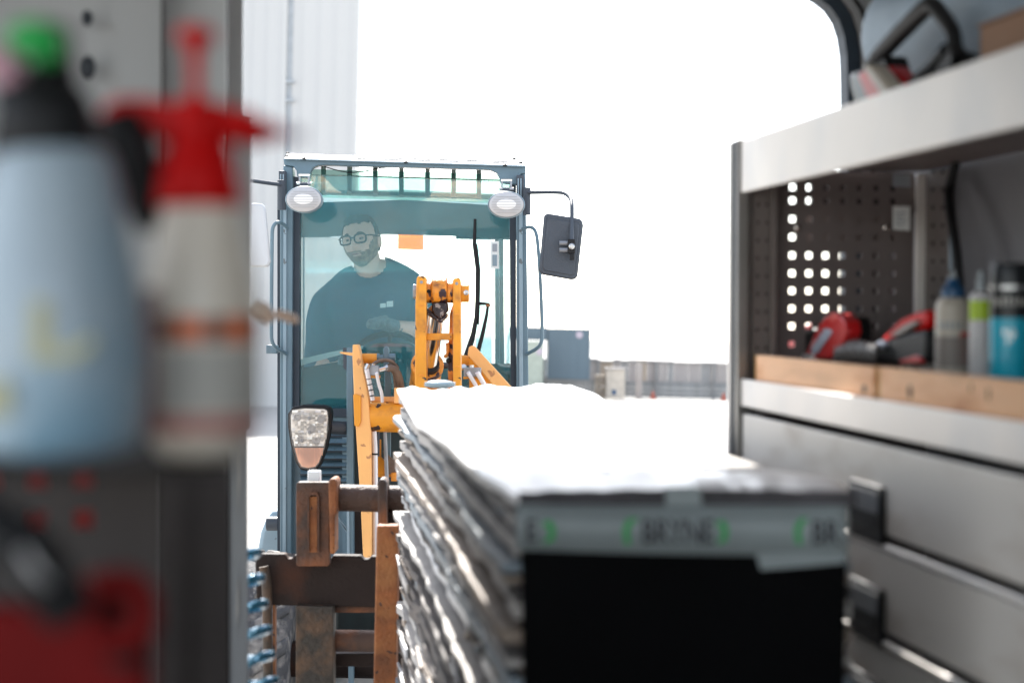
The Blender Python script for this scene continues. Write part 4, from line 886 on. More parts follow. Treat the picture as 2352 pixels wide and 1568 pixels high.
# latch hardware behind the panel
for (px_, py_, sx_, sz_) in ((1905, 526, 95, 62),): 
    a_, b_ = vY(px_ - sx_ + 30, py_ - sz_ + 20, YP + .05), vY(px_ + sx_ * 1.7, py_ + sz_ - 26, YP + .05)
    MB().box(a_.x, b_.x, YP + .05, YP + .08, b_.z, a_.z, VF).build('latch_plate', 'flange', SU, bevel=.004)
a_, b_ = vY(1840, 400, YP + .06), vY(2100, 485, YP + .06)
MB().box(vY(1872, 400, YP + .06).x, b_.x, YP + .055, YP + .09, b_.z, a_.z, VF).build('latch_plate', 'vandark', SU)
for (px_, py_) in ((1831, 523), (2035, 523), (2107, 477), (2107, 598)):
    MB().lathe(vyp(px_, py_, YP - .004), -VY, [(0, .006), (.003, .006), (.005, .003)], 8).build('rivet', 'chrome', SU)
# corner rails and second perforated upright on the back wall
yr = lambda px: XB / (vray(px, 600).x / vray(px, 600).y)
MB().box(XB - .012, XB + .004, YP - .03, YP - .002, zb2, zb1 + .04, VF).build('corner_rail', 'flange', SU, bevel=.002)
MB().box(XB - .020, XB + .004, yr(2127), yr(2122), zb2, zb1 + .04, VF).build('corner_rail', 'alu', SU, bevel=.002)
y0_, y1_ = yr(2182), yr(2130)
s_ = MB(); s_.box(XB - .004, XB, y0_, y1_, zb2, zb1 + .04, VF).build('wall_upright', 'flange', SU)
for px_ in (2143, 2166):
    for k in range(9):
        v_ = vX(px_, 395 + 41 * k, XB - .005); MB().box(v_.x - .0012, v_.x, v_.y - .004, v_.y + .004, v_.z - .0035, v_.z + .0035, VF).build('upright_hole', 'holeblack', SU)
# price tag hanging
pt = thing('price_tag', 'small pale printed tag hanging in front of the perforated end panel', 'tag', vyp(2070, 530, YP - .06))
MB().prism([vyp(x, y, YP - .05) for x, y in ((2052, 474), (2090, 474), (2090, 530), (2052, 527))], VY * .002).build('tag_card', 'paper', pt)
for k in range(4): MB().prism([vyp(x, y, YP - .0525) for x, y in ((2057, 488 + 9 * k), (2080 - 5 * (k % 2), 488 + 9 * k), (2080 - 5 * (k % 2), 491 + 9 * k), (2057, 491 + 9 * k))], VY * .001).build('tag_print', 'greyprint', pt)
MB().prism([vyp(x, y, YP - .05) for x, y in ((2052, 400), (2092, 402), (2092, 430), (2052, 428))], VY * .002).build('tag_head', 'greyprint', pt)
# drawers
z1 = vX(1960, 1213, SX).z; z2 = vX(1950, 1419, SX).z; dh = z1 - z2
tops = [zb2 - .003, z1 - .006, z2 - .006, z2 - dh - .006]
for k in range(4):
    zt_ = tops[k]; zb_ = (z1 + .006, z2 + .006, z2 - dh + .006, -1.14)[k]
    dr = MB(); dr.box(SX + .004, SX + .018, YN, YP - .02, zb_, zt_ - .012, VF); dr = dr.build('drawer', 'alu2', SU, bevel=.003)
    if k: MB().box(SX - .001, SX + .012, YN, YP - .02, zt_ - .009, zt_, VF).build('drawer_top_fold', 'alu', dr, bevel=.003)
    hy0, hy1 = vX(2030, 1150, SX).y, vX(1953, 1150, SX).y
    ztop = (vX(1960, 1098, SX).z, vX(1956, 1320, SX).z, vX(1956, 1525, SX).z, -1.0)[k]
    hzh = .088
    if k == 3: continue
    hd = MB(); hd.box(SX - .003, SX + .005, hy0, hy1, ztop - hzh, ztop, VF); hd = hd.build('drawer_handle', 'black', dr, bevel=.005)
    MB().box(SX - .0042, SX - .0025, hy0 + .018, hy1 - .008, ztop - hzh * .72, ztop - hzh * .50, VF).build('handle_slot', 'holeblack', hd)
    MB().box(SX - .0048, SX - .0035, hy0 + .014, hy1 - .006, ztop - hzh * .48, ztop - hzh * .12, VF).build('handle_grip', 'darkgrey', hd, bevel=.003)
MB().box(SX + .03, XB, YN, YP - .02, -1.14, -1.12, VF).build('unit_base', 'perf', SU)
MB().box(SX + .03, XB, YP - .04, YP - .02, -1.14, zb2 - .01, VF).build('unit_side', 'perf', SU)
# wooden edge boards
zw = vX(1742, 815, SX + .02).z; zw0 = zt2 - .03
y_a, y_b, y_c = vX(1741, 815, SX + .02).y, vX(2012, 830, SX + .02).y, vX(2026, 830, SX + .02).y
w1 = MB().box(SX + .016, SX + .034, y_b, y_a, zw0, zw, VF).build('edge_board', 'wood', label='far pale pine board standing in the shelf tray nearest the loader', cat='board', bevel=.0015)
MB().box(SX + .0145, SX + .0155, y_a - .004, y_a, zw0, zw, VF).build('board_end', 'woodend', w1)
w2 = MB().box(SX + .016, SX + .034, YN, y_c, zw0, zw + .001, VF).build('edge_board', 'wood', label='near pine board with a dark knot standing in the shelf tray under the spray cans', cat='board', bevel=.0015)
MB().box(SX + .022, SX + .034, y_c + .002, y_b - .002, zw0, zw - .004, VF).build('board_joint_strip', 'woodend', label='narrow golden wood strip closing the gap between the two tray boards', cat='wood strip')
for (px_, py_, r1, r2) in ((2090, 900, .008, .010), (2270, 905, .003, .009), (2230, 890, .002, .006)):
    v_ = vX(px_, py_, SX + .0155); MB().ball(V(v_.x, v_.y, v_.z), (VY * r1, VX * .0012, VZ * r2), 14, 8).build('knot', 'knot', w2)
v_ = vX(1985, 893, SX + .0155); MB().ball(V(*v_), (VY * .010, VX * .0012, VZ * .006), 14, 8).build('knot', 'knot', w1)

# ------------------------------------------------------------------ things in the tray
zf = zb2 + .0125
def at(px, X): v = vX(px, 800, X); return v.x, v.y
def cyl_thing(name, label, cat, px, X, parts, r, group=None):
    x, y = at(px, X); t = thing(name, label, cat, V(x, y, zf), group=group)
    for (nm, m, prof) in parts: MB().lathe(V(x, y, zf), VZ, [(h, max(q, 0) * r) for h, q in prof], 28).build(nm, m, t)
    return x, y, t
def zpx(px, py, X): return vX(px, py, X).z - zf
# turquoise/black can
X0 = 1.02
h = lambda px, py: zpx(px, py, X0)
r_ = .027
x, y, t = cyl_thing('spray_can', 'turquoise and black spray can with a tall black cap in the tray', 'spray can', 2318, X0, [
 ('can_body', 'turq', [(0, .96), (.003, 1), (h(2318, 730), 1)]),
 ('can_upper_band', 'blackcan', [(h(2318, 730) + .0002, 1), (h(2318, 700), 1.002)]),
 ('can_shoulder', 'blackcan', [(h(2318, 700) + .0002, 1.0), (h(2318, 664), 1)]),
 ('can_ring', 'silver', [(h(2318, 664), 1.02), (h(2318, 657), 1.02), (h(2318, 655), .97)]),
 ('can_cap', 'blackcan', [(h(2318, 655), .97), (h(2318, 612), .93), (h(2318, 605), .88), (h(2318, 605) + .001, 0)])], r_)
def wrap_print(x, y, r, z0, z1, marks, m, t, name):
    tocam = -Vector((x, y, 0)).normalized(); side = Vector((-tocam.y, tocam.x, 0))
    for (a0, a1, s0, s1) in marks:
        s_ = MB(); pts = []
        n = 3
        for k in range(n + 1):
            a = R(a0 + (a1 - a0) * k / n); dr_ = tocam * math.cos(a) + side * math.sin(a); pts.append(Vector((x, y, 0)) + dr_ * r * 1.008)
        vs = []
        for p in pts: vs += [V(p.x, p.y, zf + z0 + (z1 - z0) * s0), V(p.x, p.y, zf + z0 + (z1 - z0) * s1)]
        s_.add(vs, [(2 * k, 2 * k + 2, 2 * k + 3, 2 * k + 1) for k in range(n)]); s_.build(name, m, t)
wrap_print(x, y, r_, h(2318, 702), h(2318, 682), [(-55 + k * 16, -46 + k * 16, random.choice((0, .1)), random.choice((.7, 1))) for k in range(8)], 'lwhite', t, 'can_print')
wrap_print(x, y, r_, h(2318, 790), h(2318, 755), [(-6, -2, 0, 1), (4, 8, .2, 1), (-18, -12, .6, 1), (12, 18, .5, .9)], 'silver', t, 'can_print')
X0 = 1.05
h = lambda px, py: zpx(px, py, X0)
x, y, t = cyl_thing('spray_can', 'slim white spray can with a lime green label band and narrow nozzle', 'spray can', 2252, X0, [
 ('can_body', 'whitep', [(0, .95), (.003, 1), (h(2252, 735), 1)]),
 ('can_label', 'lime', [(h(2252, 735) + .0002, 1.01), (h(2252, 690), 1.01)]),
 ('can_shoulder', 'whitep', [(h(2252, 690) + .0002, 1.), (h(2252, 675), .85), (h(2252, 668), .45)]),
 ('can_nozzle', 'clearp', [(h(2252, 668), .42), (h(2252, 645), .36), (h(2252, 622), .2), (h(2252, 621), 0)])], .0165)
X0 = 1.10
h = lambda px, py: zpx(px, py, X0)
x, y, t = cyl_thing('spray_can', 'black capped can half hidden behind the slim white can', 'spray can', 2275, 1.16, [
 ('can_body', 'greybrown', [(0, 1), (.10, 1)]), ('can_cap', 'black', [(.10, .97), (.165, .95), (.168, .0)])], .024)
X0 = 1.06
h = lambda px, py: zpx(px, py, X0)
x, y, t = cyl_thing('glue_bottle', 'beige glue bottle with a dark blue cap and grey label', 'bottle', 2188, X0, [
 ('bottle_body', 'beige', [(0, .95), (.003, 1), (h(2188, 770), 1)]),
 ('bottle_label', 'greybrown', [(h(2188, 842), 1.012), (h(2188, 772), 1.012)]),
 ('bottle_shoulder', 'beige', [(h(2188, 770), 1), (h(2188, 705), .98), (h(2188, 690), .85), (h(2188, 682), .62)]),
 ('bottle_cap', 'blue', [(h(2188, 684), .66), (h(2188, 664), .66), (h(2188, 655), .42), (h(2188, 640), .30), (h(2188, 639), 0)]),
 ('bottle_tip', 'clearp', [(h(2188, 640), .22), (h(2188, 620), .08)])], .027)
wrap_print(x, y, .027, h(2188, 765), h(2188, 720), [(-50 + k * 18, -40 + k * 18, .2, .6) for k in range(5)], 'greyprint', t, 'bottle_print')
wrap_print(x, y, .027, h(2188, 832), h(2188, 762), [(25, 75, 0, 1)], 'red', t, 'red_label')
cyl_thing('glue_tube', 'narrow off-white tube standing just left of the beige glue bottle', 'tube', 2132, 1.10, [
 ('tube_body', 'whitep', [(0, 1), (.085, 1), (.09, .6)]), ('tube_cap', 'whitep', [(.09, .55), (.115, .4), (.116, 0)])], .013)
cyl_thing('small_cap', 'little white cap standing in front of the tube behind the pine board', 'cap', 2113, 1.00, [('cap_body', 'whitep', [(0, 1), (.052, 1), (.054, .8)]), ('cap_top', 'whitep', [(.054, .6), (.062, .55)])], .009)
# red handheld meter leaning
def vb_(px, py, X): v = vX(px, py, X); return V(*v)
mt = thing('red_meter', 'red handheld meter with a grey screen leaning against the end panel', 'meter', vb_(1880, 825, 1.03))
MB().prism([vb_(x, y, 1.03) for x, y in ((1842, 824), (1880, 745), (1895, 726), (1910, 717), (1926, 720), (1940, 738), (1944, 762), (1935, 790), (1905, 824))], VX * .03).build('meter_body', 'red', mt, bevel=.004)
MB().prism([vb_(x, y, 1.027) for x, y in ((1862, 800), (1893, 754), (1907, 756), (1908, 766), (1876, 812), (1864, 812))], VX * .004).build('meter_screen', 'lcd', mt, bevel=.001)
MB().prism([vb_(x, y, 1.028) for x, y in ((1900, 728), (1912, 716), (1924, 722), (1920, 736), (1904, 738))], VX * .006).build('meter_sensor', 'redlight', mt, bevel=.002)
MB().prism([vb_(x, y, 1.027) for x, y in ((1842, 812), (1866, 812), (1868, 826), (1840, 826))], VX * .01).build('meter_foot', 'whitep', mt, bevel=.002)
MB().prism([vb_(x, y, 1.065) for x, y in ((1920, 726), (1950, 728), (1956, 745), (1954, 800), (1925, 824), (1905, 824))], VX * .04).build('meter_case_back', 'black', mt, bevel=.005)
rt = thing('folding_knife', 'small red tool with a black grip lying left of the red meter', 'hand tool', vb_(1815, 825, 1.05))
MB().prism([vb_(x, y, 1.05) for x, y in ((1797, 815), (1800, 785), (1830, 758), (1856, 742), (1858, 752), (1838, 790), (1830, 826), (1797, 826))], VX * .03).build('tool_body', 'red', rt, bevel=.005)
MB().prism([vb_(x, y, 1.035) for x, y in ((1822, 826), (1846, 770), (1862, 752), (1876, 760), (1868, 790), (1848, 828))], VX * .03).build('tool_grip', 'black', rt, bevel=.005)
# coiled cable
cc = MB()
for k in range(0, 1):
    pts = []
    for i in range(150):
        t_ = i / 149; a = t_ * 2 * math.pi * 9; px_ = 1915 + 98 * t_; rr_ = 16 + 6 * math.sin(t_ * 3)
        v_ = vX(px_, 812 - 8 * math.sin(t_ * 3) + rr_ * math.sin(a) * .9, 1.04 + .014 * math.cos(a)); pts.append(V(*v_))
    cc.tube(pts, .0042, 6)
cc.build('coiled_cable', 'vangrey', label='grey coiled cable piled behind the far pine board', cat='cable')
for k in range(6):
    pxk = 1938 + 14 * k; hk = (.030, .036, .033, .040, .035, .042)[k]; v_ = vX(pxk, 826, .975 + .012 * (k % 2))
    t = thing('socket_bit', ('shortest chromed socket bit, first of the row behind the far board', 'chromed socket bit second from the red meter', 'chromed socket bit third from the red meter', 'chromed socket bit third from the cordless tool', 'chromed socket bit second from the cordless tool', 'tallest chromed socket bit, standing right beside the cordless tool')[k], 'socket', V(v_.x, v_.y, zf), group='chromed socket bits in the tray')
    MB().lathe(V(v_.x, v_.y, zf + .035), VZ, [(-.034, .0062), (hk * .4, .0062), (hk * .45, .0052), (hk, .0050)], 14).build('socket_body', 'steel', t)
    MB().lathe(V(v_.x, v_.y, zf + .035 + hk), VZ, [(0.0002, .0036), (.0012, .0034)], 12).build('socket_bore', 'holeblack', t)
# black and red drill lying
dl_ = thing('cordless_drill', 'black and red cordless tool lying behind the boards next to the glue bottle', 'power tool', vb_(2060, 830, 1.08))
MB().prism([vb_(x, y, 1.06) for x, y in ((2012, 792), (2030, 768), (2066, 732), (2100, 716), (2130, 712), (2130, 752), (2090, 762), (2040, 790), (2020, 802))], VX * .05).build('drill_body', 'redd', dl_, bevel=.008)
MB().prism([vb_(x, y, 1.052) for x, y in ((2012, 796), (2040, 776), (2090, 762), (2128, 756), (2128, 830), (2100, 836), (2010, 834))], VX * .06).build('drill_grip', 'black', dl_, bevel=.008)
MB().prism([vb_(x, y, 1.05) for x, y in ((2040, 770), (2075, 745), (2100, 735), (2104, 745), (2060, 772))], VX * .02).build('drill_panel', 'greybrown', dl_, bevel=.002)
MB().prism([vb_(x, y, 1.045) for x, y in ((2007, 786), (2024, 780), (2032, 790), (2024, 800), (2008, 800))], VX * .03).build('drill_nose', 'lcd', dl_, bevel=.004)
MB().prism([vb_(x, y, 1.046) for x, y in ((2066, 826), (2100, 816), (2112, 822), (2112, 834), (2066, 834))], VX * .01).build('drill_badge', 'red', dl_, bevel=.002)
bt3 = thing('tape_roll', 'small roll of grey tape lying behind the red meter on the tray', 'tape roll', vb_(1960, 820, 1.16))
MB().lathe(vb_(1962, 800, 1.16), VX, [(0, .030), (.022, .030)], 28).build('tape_ring', 'vangrey', bt3)
MB().lathe(vb_(1962, 800, 1.158), VX, [(-.001, .018), (.0235, .018)], 20).build('tape_core', 'cardboard', bt3)
cyl_thing('spray_can', 'white can with a red cap standing at the back behind the cordless tool', 'spray can', 2095, 1.20, [
 ('can_body', 'beige', [(0, 1), (.10, 1), (.108, .8)]), ('can_cap', 'red', [(.108, .7), (.135, .68), (.137, .0)])], .024)
# dark hose along the back wall
MB().tube([vb_(2205, 330, XB - .02), vb_(2190, 395, XB - .025), vb_(2178, 440, XB - .03), vb_(2180, 480, XB - .05), vb_(2195, 560, XB - .06), vb_(2203, 640, XB - .06), vb_(2210, 760, XB - .06)], .0085, 10, 2).build('black_cable', 'black', label='black cable looping down the grey wall behind the spray cans', cat='cable')
MB().tube([vb_(2198, 335, XB - .012), vb_(2186, 400, XB - .014), vb_(2183, 440, XB - .018), vb_(2184, 620, XB - .018)], .0035, 8, 1).build('blue_cable', 'vanblue', label='thin pale blue cable beside the black cable on the shelf wall', cat='cable')

# ------------------------------------------------------------------ things on the top tray
zt0 = zb1 + .053
rl = thing('film_roll', 'large pale blue wrapped roll lying along the top shelf under the van roof', 'roll', V(1.12, 2.6, zt0))
a0 = V(1.17, 2.95, zt1 + .165); a1 = V(1.20, 1.9, zt1 + .165)
MB().lathe(a0, (a1 - a0), [(0, .05), (0.001, .118), (.02, .122), (.5, .120), (1.02, .122), (1.04, .118), (1.041, .03)], 40).build('roll_body', 'blueroll', rl)
MB().lathe(a0 - (a1 - a0).normalized() * .01, (a1 - a0), [(0, .03), (.02, .03)], 20).build('roll_core', 'cardboard', rl)
MB().box(1.10, 1.26, 2.2, 2.28, zt0, zt1 + .05, VF).build('roll_cradle', 'vanblue', label='pale blue block carrying the roll on the top shelf', cat='block', bevel=.01)
MB().box(1.10, 1.26, 2.75, 2.83, zt0, zt1 + .05, VF).build('roll_cradle', 'vanblue', label='second pale blue block under the far end of the roll', cat='block', bevel=.01)
cx0 = vX(2250, 90, 1.0)
bxo = thing('cardboard_box', 'brown cardboard box at the right end of the top shelf', 'box', V(1.0, cx0.y - .2, zt0))
MB().box(1.0, 1.15, cx0.y - .4, cx0.y, zt0, vX(2255, 62, 1.0).z, VF).build('box_body', 'cardboard', bxo, bevel=.003)
MB().box(.997, 1.153, cx0.y - .4, cx0.y + .002, vX(2255, 62, 1.0).z, vX(2255, 60, 1.0).z + .002, VF).build('box_flap', 'cardboard', bxo)
XH = 1.0
hs = thing('saw_handle', 'black tubular tool handle with a red base sticking up from the top shelf', 'power tool', vb_(2090, 200, XH))
MB().tube([vb_(1985, 190, XH), vb_(2008, 142, XH), vb_(2050, 95, XH), vb_(2128, 16, XH), vb_(2140, 10, XH), vb_(2152, 20, XH), vb_(2188, 68, XH), vb_(2193, 90, XH), vb_(2192, 112, XH), vb_(2206, 140, XH)], [.014, .0145, .0145, .0145, .0135, .0125, .0115, .011, .012, .015], 12, 2).build('handle_loop', 'black', hs)
MB().tube([vb_(2070, 220, XH + .01), vb_(2140, 168, XH + .01), vb_(2178, 118, XH + .01)], [.014, .016, .014], 12, 1).build('handle_brace', 'black', hs)
MB().prism([vb_(x, y, XH) for x, y in ((2120, 190), (2170, 120), (2200, 120), (2214, 140), (2205, 175), (2150, 200))], VX * .03).build('tool_housing', 'black', hs, bevel=.006)
MB().prism([vb_(x, y, XH - .012) for x, y in ((2030, 156), (2042, 152), (2062, 172), (2084, 192), (2070, 240), (2030, 240))], VX * .03).build('tool_base', 'redd', hs, bevel=.004)
MB().prism([vb_(x, y, XH - .006) for x, y in ((2005, 140), (2032, 128), (2050, 200), (2050, 230), (2010, 230))], VX * .04).build('tool_neck', 'black', hs, bevel=.006)
lv = thing('spirit_level', 'short red tool with rounded clear grey end on the top shelf', 'tool', vb_(1990, 220, .96))
MB().prism([vb_(x, y, .95) for x, y in ((1950, 175), (1960, 165), (1974, 166), (2000, 205), (2006, 245), (1968, 245), (1952, 195))], VX * .03).build('clear_end', 'clearp', lv, bevel=.006)
MB().prism([vb_(x, y, .945) for x, y in ((1966, 172), (1980, 160), (1996, 164), (2018, 200), (2030, 240), (1994, 240))], VX * .03).build('level_body', 'redlight', lv, bevel=.006)
MB().prism([vb_(x, y, .935) for x, y in ((1978, 155), (1986, 148), (1998, 150), (2044, 208), (2050, 240), (2034, 240), (1990, 172))], VX * .03).build('rounded_edge', 'beige', lv, bevel=.006)

# ================================================================== bundle on the forks
BU = thing('panel_bundle', 'film-wrapped stack of crumpled sheets on the forks with a black taped end facing the van', 'bundle', W(1575, 1700, 2.2))
Le = [(912, 893, 4.8), (930, 925, 4.3), (956, 968, 3.75), (1025, 1012, 3.0), (1064, 1052, 2.62), (1110, 1092, 2.35), (1192, 1136, 2.1)]
Ri = [(1310, 884, 4.8), (1370, 905, 4.35), (1470, 985, 3.6), (1590, 1040, 3.0), (1730, 1074, 2.6), (1890, 1092, 2.3), (1962, 1126, 2.1)]
def interp(E, t):
    f = t * (len(E) - 1); i = min(int(f), len(E) - 2); f -= i; return W(*E[i]).lerp(W(*E[i + 1]), f)
nu, nv = 60, 40; vs = []
for j in range(nv + 1):
    a_, b_ = interp(Le, j / nv), interp(Ri, j / nv)
    for i in range(nu + 1):
        p = a_.lerp(b_, i / nu); e = min(i, nu - i) / nu
        p += UP * (.012 * noise.noise(Vector((i * .11, j * .35, 0))) + .006 * noise.noise(Vector((i * .3, j * .8, 4)))) * min(1, e * 8)
        if j >= nv - 2: p -= UP * (.004 + .006 * abs(noise.noise(Vector((i * .15, 2, 1)))))
        vs.append(p)
fs = [(j * (nu + 1) + i, j * (nu + 1) + i + 1, (j + 1) * (nu + 1) + i + 1, (j + 1) * (nu + 1) + i) for j in range(nv) for i in range(nu)]
s_ = MB(); s_.add(vs, fs); tf = s_.build('top_film', 'film', BU, sharp=180)
so = tf.modifiers.new('solid', 'SOLIDIFY'); so.thickness = .012; so.offset = -1
nl, nr, fl, fr_ = W(1194, 1142, 2.11), W(1950, 1140, 2.11), W(922, 905, 4.78), W(1300, 905, 4.78)
zz = 0.; k = 0
pal = ['sheetw', 'sheetw', 'sheetb', 'sheetw', 'sheetb', 'sheetbe', 'sheetd', 'sheetw', 'sheetb', 'sheetw', 'sheetbe', 'sheetd', 'sheetbe', 'sheetw', 'sheetd', 'sheetb', 'sheetd', 'sheetd', 'sheets', 'sheetd', 'sheets', 'sheetbe', 'sheetd', 'sheets', 'sheetd', 'sheets', 'sheetb']
while zz < .98 and k < 110:
    th = random.uniform(.006, .021); m_ = pal[k % len(pal)] if k < 8 else random.choice(('sheetd', 'lowbrown', 'lowbrown', 'sheetb', 'sheetbe', 'sheetw', 'sheetd', 'sheets', 'lowbrown', 'sheetw')); n = 34
    out = random.uniform(-.010, .020) if m_ != 'sheetd' else -.035; L0, R0 = [], []
    for i in range(n + 1):
        t = i / n; a_ = nl.lerp(fl, t); b_ = nr.lerp(fr_, t)
        jt = out + .008 * noise.noise(Vector((t * 4, k * 3.1, 0))) + .012 * noise.noise(Vector((t * 26, k * 3.1, 5)))
        dz = .009 * noise.noise(Vector((t * 3.2, k * .8, 9))) - .02 * t * (k < 5)
        sh = .010 * math.sin(t * 2.2 + k * .2)
        a2 = a_ - RT * jt - UP * (zz + dz + .01); L0.append(a2); R0.append(b_ - UP * (zz + dz + .01) - RT * .03 * t + RT * sh * .3)
    vs = []; 
    for i in range(n + 1): vs += [L0[i], R0[i], R0[i] - UP * th, L0[i] - UP * th, ]
    fs = []
    for i in range(n):
        b0, b1 = i * 4, (i + 1) * 4
        for q in range(4): fs.append((b0 + q, b0 + (q + 1) % 4, b1 + (q + 1) % 4, b1 + q))
    fs += [(0, 1, 2, 3), (n * 4 + 3, n * 4 + 2, n * 4 + 1, n * 4)]
    s_ = MB(); s_.add(vs, fs); s_.build('sheet', m_, BU, sharp=50, bevel=.0012); zz += th * (random.uniform(.9, 1.0) if random.random() < .4 else random.uniform(1.2, 1.7 if k < 8 else 2.3)); k += 1
s_ = MB(); s_.add([nl - UP * .03 + RT * .05, nr - UP * .03 - RT * .02, fr_ - UP * .03 - RT * .02, fl - UP * .03 + RT * .05, nl - UP * .98 + RT * .05, nr - UP * .98 - RT * .02, fr_ - UP * .98 - RT * .02, fl - UP * .98 + RT * .05], [(0, 1, 2, 3), (7, 6, 5, 4), (0, 4, 5, 1), (1, 5, 6, 2), (2, 6, 7, 3), (3, 7, 4, 0)]); s_.build('stack_core', 'sheetd', BU)
# loose foil ends bristling along the lower left side
for q in range(46):
    t = random.uniform(0.0, .9); zq = random.uniform(.4, .95); a_ = nl.lerp(fl, t) - UP * zq - RT * random.uniform(.0, .018)
    ln = random.uniform(.12, .5); dr_ = (fl - nl).normalized() * ln + UP * random.uniform(-.05, .03)
    wd = random.uniform(.006, .02); s_ = MB(); s_.prism([a_, a_ + dr_, a_ + dr_ * .9 - UP * wd, a_ - UP * wd * 1.3], -RT * .006)
    s_.build('loose_strip', random.choice(('sheets', 'sheetb', 'sheetw', 'sheetbe', 'sheetbe')), BU)
for q in range(34):
    t = random.uniform(0., .2); zq = random.uniform(.2, .75); a_ = nl.lerp(fl, t) - UP * zq - RT * random.uniform(.004, .016); r = random.uniform(.005, .011)
    MB().ball(a_, (RT * r, FW * r * 1.5, UP * r), 8, 6).build('crumpled_corner', random.choice(('sheetw', 'sheetbe', 'sheetb')), BU)
# black end, folded grey film, tape
MB().Q([(1196, 1150), (1400, 1143), (1800, 1140), (1958, 1136), (1950, 1180), (1938, 1720), (1204, 1720)], 2.085, .03).build('end_board', 'endblack', BU, bevel=.004)
s_ = MB(); n = 40; vs = []
for i in range(n + 1):
    x_ = 1192 + (1966 - 1192) * i / n; wv = 4 * noise.noise(Vector((i * .35, 0, 0))); dd = .004 * noise.noise(Vector((i * .5, 3, 0)))
    vs += [W(x_, 1128 + wv - 6 * math.sin(math.pi * i / n), 2.082 + dd), W(x_, 1163 + wv * .4, 2.078 + dd)]
s_.add(vs, [(2 * i, 2 * i + 2, 2 * i + 3, 2 * i + 1) for i in range(n)]); o = s_.build('folded_film', 'endgrey', BU, sharp=180)
so = o.modifiers.new('solid', 'SOLIDIFY'); so.thickness = .003
MB().Q([(1528, 1118), (1610, 1116), (1612, 1160), (1530, 1162)], 2.072, .003).build('film_patch', 'tape', BU)
s_ = MB(); n = 30; vs = []
for i in range(n + 1):
    t = i / n; x_ = 1186 + (1948 - 1186) * t; sag = 3 * math.sin(t * 5)
    vs += [W(x_, 1158 + 4 * t + sag * .5, 2.074), W(x_, 1262 + 14 * math.sin(t * 1.6) + sag * .3, 2.074)]
s_.add(vs, [(2 * i, 2 * i + 2, 2 * i + 3, 2 * i + 1) for i in range(n)]); tp = s_.build('printed_tape', 'tape', BU, sharp=180)
so = tp.modifiers.new('solid', 'SOLIDIFY'); so.thickness = .0015
MB().Q([(1736, 1268), (1946, 1268), (1940, 1292), (1850, 1300), (1748, 1308), (1742, 1290)], 2.073, .0015).build('tape_tail', 'tape', tp)
def text_mesh(s, x0, x1, y0, y1, d, m, par, name='lettering'):
    cu = bpy.data.curves.new(name, 'FONT'); cu.body = s; cu.extrude = .02; cu.offset = .022; o = bpy.data.objects.new(name, cu); COL.objects.link(o)
    dg = bpy.context.evaluated_depsgraph_get(); me = bpy.data.meshes.new_from_object(o.evaluated_get(dg)); bpy.data.objects.remove(o)
    xs = [v.co.x for v in me.vertices]; ys = [v.co.y for v in me.vertices]; a, b_, c, e = min(xs), max(xs), min(ys), max(ys)
    vs = [W(x0 + (v.co.x - a) / (b_ - a) * (x1 - x0), y1 - (v.co.y - c) / (e - c) * (y1 - y0), d - .0008 * (v.co.z > 0)) for v in me.vertices]
    s_ = MB(); s_.add(vs, [tuple(p.vertices) for p in me.polygons]); return s_.build(name, m, par, sharp=20)
text_mesh('BRYNE', 1476, 1640, 1192, 1248, 2.0735, 'tprint', tp)
text_mesh('BR', 1866, 1930, 1194, 1250, 2.0735, 'tprint', tp)
text_mesh('E', 1208, 1234, 1192, 1245, 2.0735, 'tprint', tp)
for (x0, x1, fl_) in ((1430, 1470, 1), (1642, 1673, -1), (1824, 1858, 1), (1242, 1276, -1)):
    if fl_ > 0: P_ = [(x1, 1188), (x0 + 12, 1190), (x0, 1215), (x0 + 6, 1250), (x0 + 18, 1250), (x0 + 14, 1218), (x0 + 22, 1200)]
    else: P_ = [(x0, 1202), (x1 - 12, 1192), (x1, 1212), (x1 - 3, 1240), (x0 + 4, 1250), (x1 - 14, 1226), (x1 - 16, 1212)]
    MB().Q(P_, 2.0727, .0006).build('green_mark', 'tgreen', tp)
bk = MB(); bk.ball(W(1010, 882, 4.9), (RT * .045, FW * .03, UP * .012), 16, 8); bk.R(975, 878, 1045, 888, 4.88, .04)
bk.build('strap_buckle', 'slate_light', BU)

# ================================================================== left foreground
# milky spray bottle
YB = .95
def lb(px, py, Y=YB): return vyp(px, py, Y)
def lathe_px(cx, prof, Y, name, m, par, n=40, sy=1.):
    """profile in picture units (y, half width)"""
    k = Y / FPX * 1.0
    base = lb(cx, prof[-1][0], Y); pr = [((prof[-1][0] - y) * k, hw * k) for y, hw in prof][::-1]
    s_ = MB(); s_.lathe(base, VZ, pr, n, 1, sy, A=VX); return s_.build(name, m, par, sharp=60)
bt = thing('spray_bottle', 'large milky white spray bottle with a black pump head and green knob', 'spray bottle', lb(125, 1050))
lathe_px(125, [(352, 60), (356, 95), (372, 125), (420, 142), (520, 158), (620, 180), (720, 198), (820, 205), (930, 203), (1000, 196), (1030, 180), (1050, 100)], YB, 'bottle_body', 'milky', bt)
lathe_px(105, [(180, 50), (186, 66), (215, 90), (250, 106), (345, 122), (362, 112)], YB, 'pump_collar', 'black', bt)
lathe_px(125, [(60, 22), (75, 38), (120, 44), (180, 50), (190, 50)], YB, 'pump_stem', 'black', bt)
MB().tube([lb(60, 150), lb(35, 180), lb(30, 240)], .011, 10, 1).build('pump_lever', 'black', bt)
s_ = MB(); s_.ball(lb(82, 92, YB - .03), (VX * .0155, VY * .012, VZ * .0105), 20, 12); s_.ball(lb(105, 118, YB - .03), (VX * .010, VY * .010, VZ * .0075), 16, 10); s_.build('green_knob', 'green', bt)
